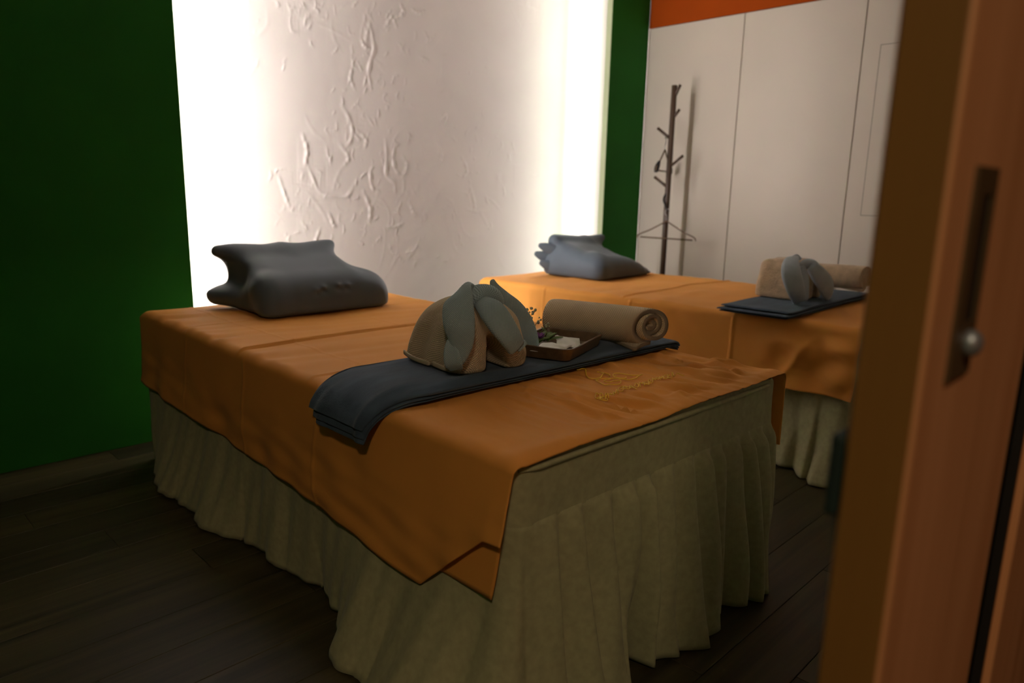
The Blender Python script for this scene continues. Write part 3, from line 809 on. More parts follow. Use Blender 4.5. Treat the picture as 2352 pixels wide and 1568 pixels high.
mesh_obj('embroidered_lotus', V, Fc, MT['thread'], sheet1)
pc = [[]]
g = np.random.default_rng(3)
# slanted row of looped stitched characters under the lotus
base = [(410, 790), (640, 775), (860, 700), (1130, 600), (1380, 560), (1560, 480), (1760, 425), (1950, 385)]
bl = interp_path(base, 19)
for k in range(18):
    a = bl[k]; b = bl[k + 1]; hgt = 62 if k not in (0, 6, 9) else 82
    e = b - a; up = np.array([-28.0, -hgt])
    f = lambda u, v_: tuple(a + e * u + up * v_)
    kind = k % 5
    if kind == 0: pts = [f(.85, .8), f(.4, 1), f(.05, .6), f(.2, .1), f(.8, .0), f(.9, .4), f(.5, .5)]
    elif kind == 1: pts = [f(.1, 0), f(.15, 1), f(.6, .9), f(.7, .55), f(.15, .5), f(.8, 0)]
    elif kind == 2: pts = [f(.05, 0), f(.4, 1), f(.8, 0), f(.65, .4), f(.2, .4)]
    elif kind == 3: pts = [f(.5, 0), f(.1, .45), f(.45, 1), f(.85, .5), f(.5, 0)]
    else: pts = [f(.1, 0), f(.12, .9), f(.5, .45), f(.85, .95), f(.88, 0)]
    tube('x', [zoomed(q) for q in interp_path(pts, 26)], 0.0012, None, n=40, m_=5, bm_out=pc)
for p in ([(900, 570), (1000, 575), (1130, 590), (1200, 620)], [(410, 768), (520, 742), (610, 760), (635, 800), (540, 802), (415, 795), (410, 768)],
          [(1950, 360), (2030, 352), (2110, 348)]):
    tube('x', [zoomed(q) for q in interp_path(p, 20)], 0.0012, None, n=40, m_=5, bm_out=pc)
V, Fc = join_pieces(pc[0])
mesh_obj('embroidered_lettering', V, Fc, MT['thread'], sheet1)

# ================================================================== PILLOWS
def pillow_sdf(groove=1.0, lobe=1.0, horn=1.0):
    def f(X, Y, Z):
        # body: trapezoid plan, wedge height rising to the rear
        ztop = 0.132 + 0.080 * ramp(Y, -0.22, 0.14) - 0.10 * ramp(X, 0.13, 0.31) * ramp(-Y, -0.20, 0.02) - 0.02 * np.exp(-(X / 0.12) ** 2) * ramp(Y, 0, 0.15)
        qx = np.abs(X - 0.01) - 0.215; qy = np.abs(Y + 0.02) - 0.15
        plan = np.sqrt(np.maximum(qx, 0) ** 2 + np.maximum(qy, 0) ** 2) + np.minimum(np.maximum(qx, qy), 0) - 0.05
        d = smax(plan, (Z - ztop - 0.008) * 0.9, 0.10)
        # right shoulder lobe, rear-left lobe, front-left corner
        d = smin(d, ellips(X, Y, Z, (0.228, -0.06, 0.055), (0.083, 0.15, 0.085)), 0.05)
        if lobe: d = smin(d, capsule(X, Y, Z, (-0.275, 0.16, 0.052), (-0.20, 0.0, 0.06), 0.048), 0.035)
        d = smin(d, capsule(X, Y, Z, (-0.23, -0.175, 0.03), (-0.22, -0.12, 0.09), 0.030), 0.075)
        # horns of the rear ridge
        if horn:
            d = smin(d, capsule(X, Y, Z, (-0.05, 0.13, 0.165), (-0.275, 0.15, 0.212), 0.055, 0.022), 0.085)
            d = smin(d, capsule(X, Y, Z, (0.0, 0.13, 0.165), (0.205, 0.14, 0.214), 0.055, 0.025), 0.085)
        # hollows in the flanks under the horns
        if groove:
            d = smax(d, -capsule(X, Y, Z, (-0.315, 0.26, 0.135), (-0.285, 0.03, 0.128), 0.056), 0.04)
            d = smax(d, -ellips(X, Y, Z, (0.29, 0.17, 0.175), (0.085, 0.14, 0.055)), 0.05)
            # nubs
            for nx, nz in ((-0.06, 0.075), (-0.03, 0.082), (0.035, 0.086), (0.075, 0.084)):
                d = d + 0.006 * np.exp(-(((X - nx) / 0.011) ** 2 + ((Z - nz) / 0.008) ** 2)) * (Y < -0.1)
                d = d - 0.006 * np.exp(-(((X - nx) / 0.012) ** 2 + ((Z - nz - 0.014) / 0.009) ** 2)) * (Y < -0.1)
        d = smax(d, -Z + 0.001, 0.02)
        return d
    return f
V, Fp = surfnet(pillow_sdf(), (-0.36, -0.27, -0.012), (0.36, 0.25, 0.26), 0.0075)
V[:, 2] -= V[:, 2].min()
ZS = BH + 0.010
pil = mesh_obj('face_pillow', V, Fp, MT['pillow'], None, loc=(0.520, -0.262, ZS), rotz=0.0)
tag(pil, 'charcoal butterfly-shaped foam pillow with pointed corners on the front bed', 'pillow', 'charcoal contoured pillows at the bed heads')

def pillow2_sdf(X, Y, Z):
    ztop = 0.125 + 0.085 * ramp(Y, -0.20, 0.20) - 0.115 * ramp(X, -0.02, 0.30) * (1 - 0.35 * ramp(Y, 0.0, 0.2)) - 0.012 * np.exp(-((X - 0.02) / 0.10) ** 2)
    qx = np.abs(X) - 0.255; qy = np.abs(Y) - 0.16
    plan = np.sqrt(np.maximum(qx, 0) ** 2 + np.maximum(qy, 0) ** 2) + np.minimum(np.maximum(qx, qy), 0) - 0.05
    plan = plan - 0.012 * np.sin(Z * 26)
    d = smax(plan, (Z - ztop) * 0.9, 0.06)
    d = smin(d, capsule(X, Y, Z, (-0.04, 0.13, 0.165), (-0.265, 0.15, 0.205), 0.05, 0.024), 0.05)
    d = smin(d, capsule(X, Y, Z, (0.02, 0.14, 0.165), (0.20, 0.16, 0.200), 0.05, 0.024), 0.05)
    d = smin(d, capsule(X, Y, Z, (-0.25, -0.17, 0.04), (-0.22, -0.12, 0.10), 0.032), 0.06)
    d = d + 0.0025 * np.sin((X * 1.0 + Y * 0.7) * 75) * ramp(X, 0.08, 0.2) * (Y < 0.05)
    return smax(d, -Z + 0.001, 0.02)
V, Fp = surfnet(pillow2_sdf, (-0.37, -0.27, -0.012), (0.37, 0.27, 0.27), 0.0085)
V[:, 2] -= V[:, 2].min()
pil2 = mesh_obj('face_pillow', V, Fp, MT['pillow'], None, loc=(2.495, -0.235, ZS), rotz=0.03)
tag(pil2, 'charcoal contoured pillow with ruffled cover end on the rear bed', 'pillow', 'charcoal contoured pillows at the bed heads')
for k, (yy, zz) in enumerate(((0.17, 0.155), (0.20, 0.105), (0.16, 0.055))):
    sweep('cover_ruffle', [(-0.275, yy - 0.05, zz - 0.02), (-0.315, yy, zz), (-0.345, yy + 0.035, zz + 0.016)], [0.035, 0.03, 0.012], [0.014, 0.011, 0.006],
          (0.1, -0.5, 0.9), MT['pillow'], pil2, n=16, m_=14)

# ================================================================== BLANKETS
ZB = BH + 0.009
def blanket1():
    root = empty('folded_blanket', bed_point(B1, 0.5, -1.51, ZB), B1[2])
    tag(root, 'charcoal fleece runner draped over the left edge of the front bed', 'blanket', 'charcoal folded blankets')
    # centre-line in bed coordinates relative to root: across the bed, then over the left rim
    def strip(nm, zoff, hw0, hw1, th, xend, hang, shift=0.0):
        P = [(0.560, 0.0), (0.54, 0.012), (0.45, 0.016), (0.2, 0.016), (-0.1, 0.016), (-0.36, 0.016), (-0.455, 0.012), (-0.515, -0.008), (-0.545, -0.036), (-0.556 - 0.3 * 0, -0.036 - hang)]
        P[-1] = (-0.556, -0.036 - hang)
        P = [(a, b + zoff) for a, b in P]
        Q = interp_path(P, 110)
        n = len(Q); m_ = 44
        s = np.r_[0, np.cumsum(np.hypot(*np.diff(Q, axis=0).T))]; t = s / s[-1]
        tan = np.gradient(Q, axis=0); tan /= np.linalg.norm(tan, axis=1)[:, None]
        nr = np.stack([tan[:, 1], -tan[:, 0]], 1)     # upwards for a leftward path
        a = np.linspace(0, 2 * np.pi, m_, endpoint=False)
        ca, sa = np.cos(a), np.sin(a)
        ca = np.sign(ca) * np.abs(ca) ** 0.42; sa = np.sign(sa) * np.abs(sa) ** 0.42
        hw = np.interp(t, [0, 0.85, 1], [hw0, hw0, hw1])
        yc = np.interp(t, [0, 0.5, 0.8, 1], [-0.002, 0.0, 0.006, shift])
        Vv = np.zeros((n, m_, 3))
        yy = yc[:, None] + hw[:, None] * ca[None]
        tk = th * (1 + 0.10 * np.sin(t * 9)[:, None] * np.ones(m_))
        rip = 0.0038 * smooth_noise(np.broadcast_to(t[:, None] * 1.5, yy.shape), yy * 16, 81) * (0.3 + 0.7 * ramp(t, 0.5, 0.9))[:, None] * (sa[None] > 0)
        Vv[..., 0] = Q[:, 0, None] + nr[:, 0, None] * (tk * sa[None] + rip)
        Vv[..., 2] = Q[:, 1, None] + nr[:, 1, None] * (tk * sa[None] + rip)
        Vv[..., 1] = yy
        faces = grid_faces(n, m_, True).tolist() + [list(range(m_))[::-1], list(range((n - 1) * m_, n * m_))]
        uv = np.stack([np.broadcast_to(s[:, None], yy.shape), yy], -1).reshape(-1, 2)
        return mesh_obj(nm, Vv.reshape(-1, 3), faces, MT['blanket'], root, uv=uv)
    strip('outer_layer', 0.004, 0.163, 0.118, 0.0062, 0, 0.020, 0.022)
    strip('middle_layer', -0.0045, 0.160, 0.112, 0.0040, 0, 0.029, 0.012)
    strip('inner_layer', -0.0105, 0.157, 0.104, 0.0030, 0, 0.035, 0.006)
    return root
blanket1()

def blanket2():
    root = empty('folded_blanket', (2.245, -1.545, ZB), 0.02)
    tag(root, 'charcoal blanket folded flat in layers on the rear bed', 'blanket', 'charcoal folded blankets')
    for k, (x0, x1, hw, zc, th) in enumerate(((-0.475, 0.50, 0.142, 0.0050, 0.0048), (-0.490, 0.50, 0.150, 0.0150, 0.0048), (-0.462, 0.495, 0.147, 0.0250, 0.0050))):
        n, m_ = 46, 44
        xs = np.linspace(x0, x1, n)
        a = np.linspace(0, 2 * np.pi, m_, endpoint=False)
        ca = np.sign(np.cos(a)) * np.abs(np.cos(a)) ** 0.35; sa = np.sign(np.sin(a)) * np.abs(np.sin(a)) ** 0.5
        e = np.clip(np.minimum(xs - x0, x1 - xs) / 0.012, 0, 1); sc = np.sqrt(np.clip(1 - (1 - e) ** 2, 0.02, 1))
        yy = (hw - 0.006 * (1 - sc))[:, None] * ca[None] + 0.004 * np.sin(xs * 7 + k)[:, None]
        zz = zc + th * sc[:, None] * sa[None] + 0.0012 * np.sin(xs * 12 + k * 2)[:, None] + 0.003 * np.exp(-((xs - x0) / 0.06) ** 2)[:, None] * (k == 2)
        Vv = np.stack([np.broadcast_to(xs[:, None], yy.shape), yy, zz], -1).reshape(-1, 3)
        mesh_obj('layer', Vv, grid_faces(n, m_, True)[:, ::-1].tolist() + [list(range(m_)), list(range((n - 1) * m_, n * m_))[::-1]], MT['blanket'], root, uv=Vv[:, :2])
    return root
blanket2()

# ================================================================== TOWEL ELEPHANT on the front bed
ZT = ZB + 0.0290
def box_uv(V, N=None):
    return np.stack([V[:, 0] * 0.75 + V[:, 1] * 0.75, V[:, 2] + 0.25 * (V[:, 0] - V[:, 1])], -1)

def body_sdf(X, Y, Z):
    # hump: towel folded over itself, tail end at +Y, legs at -Y
    zt = Z
    wx = 0.105 - 0.28 * np.clip(Z - 0.04, 0, 1) * 0.55
    top = 0.178 - 0.055 * ramp(Y, -0.02, 0.15) - 0.9 * np.clip(Y - 0.09, 0, 1) ** 1.0
    yc = 0.005
    qx = np.abs(X) - wx + 0.045; ly = 0.145 - 0.30 * np.clip(Z, 0, 1)
    qy = np.abs(Y - yc - 0.02 * Z) - ly + 0.05
    plan = np.sqrt(np.maximum(qx, 0) ** 2 + np.maximum(qy, 0) ** 2) + np.minimum(np.maximum(qx, qy), 0) - 0.05
    d = smax(plan, (Z - top) * 0.85, 0.06)
    # opening between the two rolled front legs
    tun = np.maximum(np.sqrt(((X - 0.005) / 0.030) ** 2 + (np.maximum(Z - 0.035, 0) / 0.045) ** 2) - 1, 0) * 0.03 + np.where(np.sqrt(((X - 0.005) / 0.030) ** 2 + (np.maximum(Z - 0.035, 0) / 0.045) ** 2) < 1, (np.sqrt(((X - 0.005) / 0.030) ** 2 + (np.maximum(Z - 0.035, 0) / 0.045) ** 2) - 1) * 0.03, 0)
    tun = np.maximum(tun, Y + 0.02)
    # legs as rolled bundles
    d = smin(d, capsule(X, Y, Z, (-0.068, -0.105, 0.036), (-0.055, -0.085, 0.10), 0.036, 0.04), 0.03)
    d = smin(d, capsule(X, Y, Z, (0.075, -0.10, 0.034), (0.062, -0.085, 0.10), 0.038, 0.04), 0.03)
    d = smax(d, -tun, 0.012)
    # soft cloth folds on the flank
    d = d + 0.0035 * np.sin(Y * 70 + X * 20 + Z * 28) * (X < 0.02) * ramp(0.16 - Z, 0, 0.08)
    return smax(d, -Z + 0.001, 0.012)
V, Fb = surfnet(body_sdf, (-0.17, -0.19, -0.01), (0.17, 0.20, 0.22), 0.0058)
V[:, 2] -= V[:, 2].min()
EB = (0.300, -1.495, ZT)
body = mesh_obj('body_towel', V, Fb, MT['beige'], None, uv=box_uv(V), loc=EB, rotz=-0.12)
tag(body, 'beige waffle towel folded as elephant body on the front bed', 'towel', 'beige towels folded as elephant bodies')
# hem edges along the base on the camera side
sweep('hem_edge', [(-0.108, 0.13, 0.012), (-0.121, 0.06, 0.010), (-0.119, -0.02, 0.010)], [0.0065] * 3, [0.0028] * 3, (0, 0, 1), MT['hem'], body, n=20, m_=10)
sweep('hem_edge', [(-0.118, -0.03, 0.013), (-0.113, -0.08, 0.010), (-0.098, -0.13, 0.009)], [0.0065] * 3, [0.0028] * 3, (0, 0, 1), MT['hem'], body, n=20, m_=10)

hd = empty('head_towel', (0.30, -1.56, ZT + 0.14))
tag(hd, 'grey waffle hand towel folded as elephant head with hanging ears, front bed', 'towel', 'small towels folded as elephant heads')
def hl(*p): return tuple(np.array(p) - np.array((0.30, -1.56, ZT + 0.14)))
def wpx(px, py, yy):
    d = F_ + R_ * (px - 1176) / FPX + U_ * (784 - py) / FPX
    t = (yy - CAM[1]) / d[1]; return CAM + t * d
def hpx(px, py, yy): return hl(*wpx(px, py, yy))
viewr = R_
# left ear, hanging nearest the camera
sweep('ear', [hpx(1092, 672, -1.555), hpx(1066, 668, -1.585), hpx(1052, 690, -1.615), hpx(1054, 740, -1.640), hpx(1060, 790, -1.645), hpx(1056, 838, -1.640)],
      [0.012, 0.026, 0.035, 0.037, 0.028, 0.009], [0.010, 0.011, 0.011, 0.010, 0.009, 0.006],
      [(-.3, -.2, .9), (.2, -.4, .9), (.62, -.6, .3), (.7, -.7, 0), (.7, -.7, 0), (.7, -.7, 0)], MT['grey'], hd, n=44, m_=26, scurl=-0.15)
e_ = sweep('ear_lining', [hpx(1034, 778, -1.622), hpx(1036, 806, -1.630), hpx(1042, 832, -1.635), hpx(1050, 848, -1.630)],
      [0.007, 0.017, 0.021, 0.015], [0.004, 0.006, 0.006, 0.004], (.7, -.7, 0), MT['grey'], hd, n=26, m_=18, scurl=0.25)
# forehead knot
sweep('forehead', [hpx(1076, 700, -1.58), hpx(1088, 684, -1.585), hpx(1108, 678, -1.59), hpx(1130, 684, -1.60), hpx(1146, 702, -1.60)],
      [0.012, 0.022, 0.026, 0.026, 0.016], [0.018, 0.024, 0.026, 0.024, 0.014], (0.2, -0.5, 0.8), MT['grey'], hd, n=34, m_=24)
# trunk
sweep('trunk', [hpx(1106, 694, -1.61), hpx(1128, 712, -1.650), hpx(1150, 742, -1.675), hpx(1172, 774, -1.690), hpx(1186, 797, -1.690)],
      [0.020, 0.031, 0.033, 0.029, 0.025], [0.011, 0.014, 0.014, 0.013, 0.011], (0.85, -0.1, 0.55), MT['grey'], hd, n=40, m_=26, cap_round=False)
sweep('trunk_tip', [hpx(1186, 802, -1.690), hpx(1196, 792, -1.688), hpx(1205, 786, -1.680)],
      [0.010, 0.010, 0.008], [0.006, 0.007, 0.006], (0.3, -0.5, -0.8), MT['grey'], hd, n=16, m_=14)
# right ear, behind the trunk
sweep('ear', [hpx(1130, 642, -1.53), hpx(1137, 660, -1.53), hpx(1155, 684, -1.535), hpx(1185, 716, -1.545), hpx(1208, 758, -1.552), hpx(1220, 798, -1.556), hpx(1213, 834, -1.556)],
      [0.006, 0.012, 0.020, 0.027, 0.029, 0.022, 0.003], [0.005, 0.007, 0.010, 0.010, 0.009, 0.007, 0.003],
      (0.75, -0.45, 0.35), MT['grey'], hd, n=48, m_=24, scurl=-0.12)

# ---- rolled towel: real spiral of cloth
def rolled_towel(name, A, Bp, radius, turns, material, label, cloth=0.0085, flap=0.05, uvscale=1.0, phase=0.0, shear=0.0):
    A = np.array(A, float); Bp = np.array(Bp, float)
    ax = Bp - A; ln = np.linalg.norm(ax); ax /= ln
    side = np.cross(ax, (0, 0, 1)); side /= np.linalg.norm(side); up = np.array([0, 0, 1.0])
    n, mL = 260, 34
    r0 = radius - cloth * 0.5
    pitch = (r0 - 0.006) / turns
    th = np.linspace(0, turns * 2 * np.pi, n)          # from outside inwards
    rad = r0 - pitch * th / (2 * np.pi)
    wob = 1 + 0.03 * np.sin(th * 1.0 + 0.6) + 0.02 * np.sin(th * 2.3)
    start = -np.pi / 2 + phase
    ang = start - th
    cx, cz = rad * wob * np.cos(ang), rad * np.sin(ang) * 0.97
    # loose outer end lying on the ground
    ne = 24
    ex = np.linspace(-flap, 0, ne, endpoint=False); ez = np.full(ne, -r0 * 0.97) 
    ex = ex * math.cos(0) ; 
    px_ = -np.r_[ex + cx[0], cx]; pz_ = np.r_[ez, cz]
    C = np.stack([px_, pz_], 1); N_ = len(C)
    tan = np.gradient(C, axis=0); tan /= np.linalg.norm(tan, axis=1)[:, None] + 1e-9
    nr = np.stack([-tan[:, 1], tan[:, 0]], 1)
    s = np.r_[0, np.cumsum(np.hypot(*np.diff(C, axis=0).T))]
    half = np.minimum(cloth, pitch * 0.92) / 2
    prof = np.r_[C + nr * half, (C - nr * half)[::-1]]
    s2 = np.r_[s, s[::-1] + 0.3]
    M2 = len(prof)
    L_ = np.linspace(0, 1, mL)
    inner = np.r_[s, s[::-1]] / s[-1]
    Vv = np.zeros((mL, M2, 3)); UV = np.zeros((mL, M2, 2))
    for i, t in enumerate(L_):
        e = min(t, 1 - t) * ln
        dep = 0.008 * np.sin(inner * 9 + (3 if t > .5 else 0)) * math.exp(-e / 0.02)      # uneven ends
        if t > .5: dep = dep - shear * prof[:, 0] * math.exp(-e / 0.05)
        sq = 1 - 0.05 * math.exp(-e / 0.012)
        c = A + ax * (t * ln)
        wf = 0.1 + 0.9 * float(ramp(t, 0.55, 0.97)); pr = prof.copy()
        for sel in (slice(0, ne), slice(M2 - ne, M2)):
            k_ = (pr[sel, 0] + cx[0]); pr[sel, 0] = -cx[0] + k_ * wf; pr[sel, 1] -= 0.012 * wf * np.clip(k_ / flap, 0, 1) ** 2
        Vv[i] = c + side * (pr[:, 0] * sq)[:, None] + up * (pr[:, 1] * sq)[:, None] + ax * (dep * (1 if t > .5 else -1))[:, None]
        UV[i] = np.stack([s2 * uvscale, np.full(M2, t * ln * uvscale)], 1)
    faces = grid_faces(mL, M2, True)[:, ::-1].tolist()
    for base, rev in ((0, False), ((mL - 1) * M2, True)):
        for k in range(N_ - 1):
            q = [base + k, base + k + 1, base + M2 - 2 - k, base + M2 - 1 - k]
            faces.append(q[::-1] if rev else q)
    org = (A + Bp) / 2 - np.array([0, 0, radius])
    o = mesh_obj(name, Vv.reshape(-1, 3) - org, faces, material, None, uv=UV.reshape(-1, 2), loc=tuple(org))
    tag(o, label, 'towel', 'rolled beige towels')
    return o
RR = 0.061
rolled_towel('rolled_towel', (0.748, -1.402, ZT + RR + 0.001), (0.836, -1.716, ZT + RR + 0.001), RR, 3.2, MT['beige'],
             'beige waffle towel rolled up beside the wooden tray', 0.0125, 0.05, shear=0.6, uvscale=0.8)
rolled_towel('rolled_towel', (2.70, -1.37, ZB + 0.032 + 0.064), (2.81, -1.64, ZB + 0.032 + 0.064), 0.063, 3.6, MT['fluffy'],
             'fluffy beige towel rolled up on the rear bed', 0.0115, 0.03, shear=0.5)

# ================================================================== TRAY with sachets and flowers
TA = math.radians(19)
tr = empty('serving_tray', (0.588, -1.560, ZT + 0.0005), TA)
tag(tr, 'brown wooden tray with rounded corners on the front bed', 'tray')
def rrect(hx, hy, r, k=8):
    pts = []
    for cx, cy, a0 in ((hx - r, hy - r, 0), (-hx + r, hy - r, 90), (-hx + r, -hy + r, 180), (hx - r, -hy + r, 270)):
        for i in range(k + 1):
            a = math.radians(a0 + 90 * i / k); pts.append((cx + r * math.cos(a), cy + r * math.sin(a)))
    return np.array(pts)
HX, HY = 0.137, 0.098
rings = [(HX - .012, HY - .012, 0.018, 0.0), (HX - .010, HY - .010, 0.02, 0.004), (HX - 0.001, HY - 0.001, 0.026, 0.030), (HX, HY, 0.027, 0.0325), (HX - .002, HY - .002, 0.025, 0.034),
         (HX - .006, HY - .006, 0.021, 0.034), (HX - .008, HY - .008, 0.020, 0.0325), (HX - .016, HY - .016, 0.014, 0.0065)]
P = [np.c_[rrect(a, b, r), np.full(36, z)] for a, b, r, z in rings]
mesh_obj('rim', np.vstack(P), grid_faces(len(P), 36, True).tolist(), MT['tray'], tr, smooth=False)
base_r = rrect(HX - .015, HY - .015, 0.014)
vb = np.r_[np.c_[base_r, np.full(36, 0.0068)], np.c_[base_r, np.full(36, 0.0005)]]
mesh_obj('base_board', vb, [list(range(36)), list(range(36, 72))[::-1]] + [[i + 36, (i + 1) % 36 + 36, (i + 1) % 36, i] for i in range(36)], MT['tray'], tr, smooth=False)

def sachet(loc, rz, hx, hy, hz, label, tilt):
    n = 26
    u = np.linspace(-1, 1, n); A, Bq = np.meshgrid(u, u, indexing='ij')
    e = np.clip((1 - np.abs(A)) / 0.9, 0, 1) * np.clip((1 - np.abs(Bq)) / 0.9, 0, 1)
    z = hz * np.clip(e, 0, 1) ** 0.42
    wr = 0.0016 * smooth_noise(A * 0.9, Bq * 0.9, int(1000 * hx)) * (e > 0.02)
    px_ = hx * A * (1 - 0.06 * (1 - np.abs(Bq)) ** 2 * np.abs(A)); py_ = hy * Bq * (1 - 0.06 * (1 - np.abs(A)) ** 2 * np.abs(Bq))
    top = np.stack([px_, py_, hz + 0.0008 + z + wr], -1).reshape(-1, 3); bot = np.stack([px_, py_, hz - z * 0.9], -1).reshape(-1, 3)
    f1 = grid_faces(n, n); f2 = grid_faces(n, n)[:, ::-1] + n * n
    rim = [i * n for i in range(n)] + [(n - 1) * n + j for j in range(1, n)] + [i * n + n - 1 for i in range(n - 2, -1, -1)] + [j for j in range(n - 2, 0, -1)]
    f3 = [[rim[i], rim[(i + 1) % len(rim)], rim[(i + 1) % len(rim)] + n * n, rim[i] + n * n] for i in range(len(rim))]
    o = mesh_obj('sachet', np.vstack([top, bot]), f1.tolist() + f2.tolist() + f3, MT['sachet'], None, loc=loc)
    o.rotation_euler = (tilt[0], tilt[1], rz)
    tag(o, label, 'sachet', 'white sachets in the wooden tray')
    return o
sachet((0.523, -1.600, ZT + 0.0095), TA + 0.05, 0.058, 0.040, 0.0095, 'plump white sachet in the tray, nearest the towel elephant', (0, 0))
sachet((0.635, -1.565, ZT + 0.0110), TA + 0.45, 0.046, 0.036, 0.0050, 'flat white sachet tilted in the tray, nearest the rolled towel', (0.10, -0.12))

fs = empty('flower_sprig', (0.563, -1.495, ZT + 0.010))
tag(fs, 'small sprig of pale buds and a purple flower lying in the tray', 'flowers')
stems = [[(0.0, -0.02, 0.004), (0.015, 0.01, 0.03), (0.02, 0.03, 0.06), (0.018, 0.035, 0.085)],
         [(0.015, 0.01, 0.03), (0.03, 0.02, 0.05), (0.045, 0.015, 0.062)],
         [(0.018, 0.02, 0.045), (0.0, 0.03, 0.06), (-0.008, 0.035, 0.075)],
         [(0.012, 0.0, 0.02), (0.04, 0.0, 0.035), (0.058, 0.005, 0.045)],
         [(0.02, 0.03, 0.06), (0.03, 0.04, 0.072), (0.04, 0.042, 0.082)],
         [(0.0, -0.02, 0.004), (0.04, -0.015, 0.012), (0.075, 0.0, 0.012)]]
for s_ in stems:
    tube('stem', s_, 0.0011, MT['stem'], fs, n=14, m_=6, taper=0.0006)
bud_me = None
g = np.random.default_rng(12)
ends = [s_[-1] for s_ in stems[:5]]
for c in ends + [tuple(np.array(ends[i % 5]) + g.normal(0, 0.009, 3)) for i in range(16)]:
    if bud_me is None:
        bm = bmesh.new(); bmesh.ops.create_icosphere(bm, subdivisions=2, radius=0.0036)
        for v in bm.verts: v.co.z *= 1.25
        o = bm_obj('bud', bm, MT['bud'], fs, smooth=True); bud_me = o.data
    else:
        o = bpy.data.objects.new('bud', bud_me); COL.objects.link(o); o.parent = fs
    o.location = c; o.rotation_euler = tuple(g.uniform(0, 3, 3)); sc = g.uniform(0.6, 1.25); o.scale = (sc, sc, sc)
for k in range(14):
    a = g.uniform(-0.6, 1.2); L0 = g.uniform(0.03, 0.05); b0 = np.array((g.uniform(-0.01, 0.06), g.uniform(-0.035, 0.0), 0.006 + 0.012 * g.random()))
    dv = np.array((math.cos(a), math.sin(a), g.uniform(0.1, 0.5)))
    sweep('leaf', [b0, b0 + dv * L0 * 0.5 + np.array((0, 0, 0.004)), b0 + dv * L0], [0.002, 0.0065, 0.001], [0.0009] * 3, (-math.sin(a), math.cos(a), 0.3), MT['stem'], fs, n=10, m_=8)
for k in range(12):
    a = k * 2.4; q = np.array((-0.002, -0.028, 0.020)); dv = np.array((math.cos(a) * 0.9, math.sin(a) * 0.9, 0.3 + 0.7 * (k % 3) / 2))
    sweep('petal', [q, q + dv * 0.008, q + dv * 0.015], [0.002, 0.0052, 0.002], [0.0009] * 3, (-math.sin(a), math.cos(a), 0.2), MT['purple'], fs, n=8, m_=8)

# ================================================================== TOWEL ELEPHANT on the rear bed
ZT2 = ZB + 0.0315
def body2_sdf(X, Y, Z):
    wx = 0.115 - 0.12 * np.clip(Z - 0.05, 0, 1)
    qx = np.abs(X) - wx + 0.045; qy = np.abs(Y - 0.01) - 0.115 + 0.15 * Z * 0.5 + 0.05
    plan = np.sqrt(np.maximum(qx, 0) ** 2 + np.maximum(qy, 0) ** 2) + np.minimum(np.maximum(qx, qy), 0) - 0.05
    d = smax(plan, (Z - 0.170) * 0.9, 0.045)
    k = np.sqrt(((X - 0.03) / 0.026) ** 2 + (np.maximum(Z - 0.03, 0) / 0.05) ** 2) - 1
    d = smax(d, -np.maximum(k * 0.026, Y + 0.01), 0.012)
    d = d + 0.003 * np.sin(X * 55 + Z * 20) * np.sin(Z * 30 + Y * 25)
    return smax(d, -Z + 0.001, 0.012)
V, Fb = surfnet(body2_sdf, (-0.17, -0.17, -0.01), (0.17, 0.18, 0.21), 0.0075)
V[:, 2] -= V[:, 2].min()
b2 = mesh_obj('body_towel', V, Fb, MT['fluffy'], None, uv=box_uv(V), loc=(2.250, -1.500, ZT2), rotz=-0.05)
tag(b2, 'fluffy beige towel folded as elephant body on the rear bed', 'towel', 'beige towels folded as elephant bodies')
HO = np.array((2.24, -1.55, ZT2 + 0.15))
hd2 = empty('head_towel', tuple(HO))
tag(hd2, 'pale blue towel folded as elephant head with hanging ears, rear bed', 'towel', 'small towels folded as elephant heads')
def h2(px, py, yy): return tuple(wpx(px, py, yy) - HO)
sweep('ear', [h2(1829, 592, -1.575), h2(1818, 600, -1.585), h2(1817, 625, -1.610), h2(1826, 658, -1.628), h2(1838, 694, -1.630)],
      [0.014, 0.030, 0.040, 0.038, 0.028], [0.012, 0.016, 0.018, 0.016, 0.011], (.72, -.68, .1), MT['blue'], hd2, n=36, m_=22)
sweep('ear_lining', [h2(1842, 610, -1.61), h2(1848, 640, -1.622), h2(1851, 690, -1.624)],
      [0.010, 0.018, 0.012], [0.008, 0.009, 0.007], (.72, -.68, .1), MT['blue'], hd2, n=24, m_=18)
sweep('forehead', [h2(1836, 612, -1.60), h2(1850, 606, -1.60), h2(1866, 608, -1.60), h2(1878, 620, -1.60)],
      [0.012, 0.020, 0.022, 0.016], [0.012, 0.018, 0.018, 0.012], (.1, -.5, .85), MT['blue'], hd2, n=26, m_=20)
sweep('trunk', [h2(1862, 610, -1.625), h2(1878, 628, -1.645), h2(1893, 648, -1.655), h2(1900, 668, -1.655), h2(1903, 688, -1.650)],
      [0.024, 0.034, 0.036, 0.032, 0.010], [0.015, 0.018, 0.017, 0.013, 0.006], (.75, -.5, .45), MT['blue'], hd2, n=34, m_=22)
sweep('top_fold', [h2(1818, 592, -1.58), h2(1828, 588, -1.575), h2(1840, 596, -1.57)], [0.006, 0.010, 0.006], [0.005, 0.006, 0.004], (0.2, -0.6, 0.7), MT['blue'], hd2, n=16, m_=12)

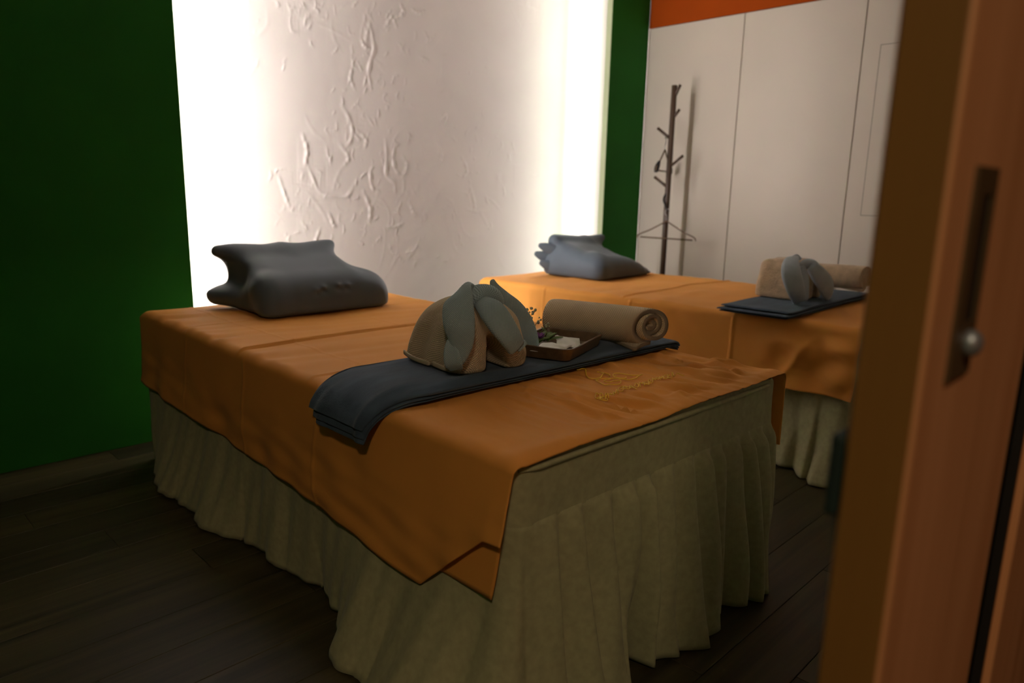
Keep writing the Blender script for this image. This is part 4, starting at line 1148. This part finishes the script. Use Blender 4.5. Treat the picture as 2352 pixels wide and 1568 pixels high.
# ================================================================== COAT STAND with hangers
PX, PY = 3.335, -0.117
cs_ = empty('coat_stand', (PX, PY, 0))
tag(cs_, 'dark wooden coat stand with slanted pegs in front of the wardrobe', 'coat stand')
tube('pole', [(0, 0, 0.02), (0, 0, 1.79)], 0.0185, MT['stand'], cs_, n=2, m_=20)
bm = bmesh.new(); bmesh.ops.create_cone(bm, cap_ends=True, segments=40, radius1=0.16, radius2=0.155, depth=0.022)
for v in bm.verts: v.co.z += 0.011
bm_obj('base_disc', bm, MT['stand'], cs_)
for (za, dy, dx, dz) in ((1.705, -0.045, 0.0, 0.085), (1.575, -0.05, 0.0, 0.06), (1.445, 0.11, 0.0, 0.078), (1.265, -0.10, 0.0, 0.072), (1.13, 0.105, -0.01, 0.07)):
    tube('peg', [(0, 0, za), (dx, dy, za + dz)], 0.0095, MT['stand'], cs_, n=2, m_=12)

def hanger(nm, loc, rz, width, drop, label, pads, bar=True):
    h_ = empty(nm, loc, rz)
    tag(h_, label, 'hanger', 'clothes hangers on the coat stand')
    hw = width / 2
    tube('hook', [(0, 0, 0.0), (0, 0, 0.035), (0.0, 0.014, 0.052), (0.0, 0.012, 0.075), (0.0, -0.008, 0.083), (0, -0.018, 0.070)], 0.0022, MT['steel'], h_, n=30, m_=8)
    for sg in (1, -1):
        tube('shoulder', [(0, 0, 0.002), (0, sg * hw * 0.55, -drop * 0.55), (0, sg * hw * 0.92, -drop * 0.85), (0, sg * hw, -drop * 1.05)], 0.0048, MT['hanger'], h_, n=22, m_=8)
        if pads:
            sweep('shoulder_pad', [(0, sg * hw * 0.60, -drop * 0.55), (0, sg * hw * 0.85, -drop * 0.85), (0, sg * hw * 1.0, -drop * 1.12)], [0.008, 0.017, 0.012], [0.006, 0.011, 0.008], (1, 0, 0), MT['black'], h_, n=16, m_=12)
    if bar:
        tube('trouser_bar', [(0, -hw * 0.88, -drop * 1.02), (0, hw * 0.88, -drop * 1.02)], 0.0050, MT['hanger'], h_, n=2, m_=8)
    return h_
hanger('clothes_hanger', (PX - 0.035, PY - 0.030, 0.905), 0.05, 0.455, 0.112, 'wide dark wooden hanger low on the coat stand', False)
hanger('clothes_hanger', (PX - 0.035, PY + 0.020, 1.375), -1.27, 0.36, 0.135, 'hanger with black shoulder pads hanging edge-on, midway up the coat stand', True)
# dark hook loop that carries the low hanger
tube('hanging_loop', [(-0.018, 0.004, 1.09), (-0.032, 0.008, 1.05), (-0.036, -0.012, 1.01), (-0.034, -0.028, 0.975)], 0.0055, MT['black'], cs_, n=20, m_=8)

bpy.context.view_layer.update()
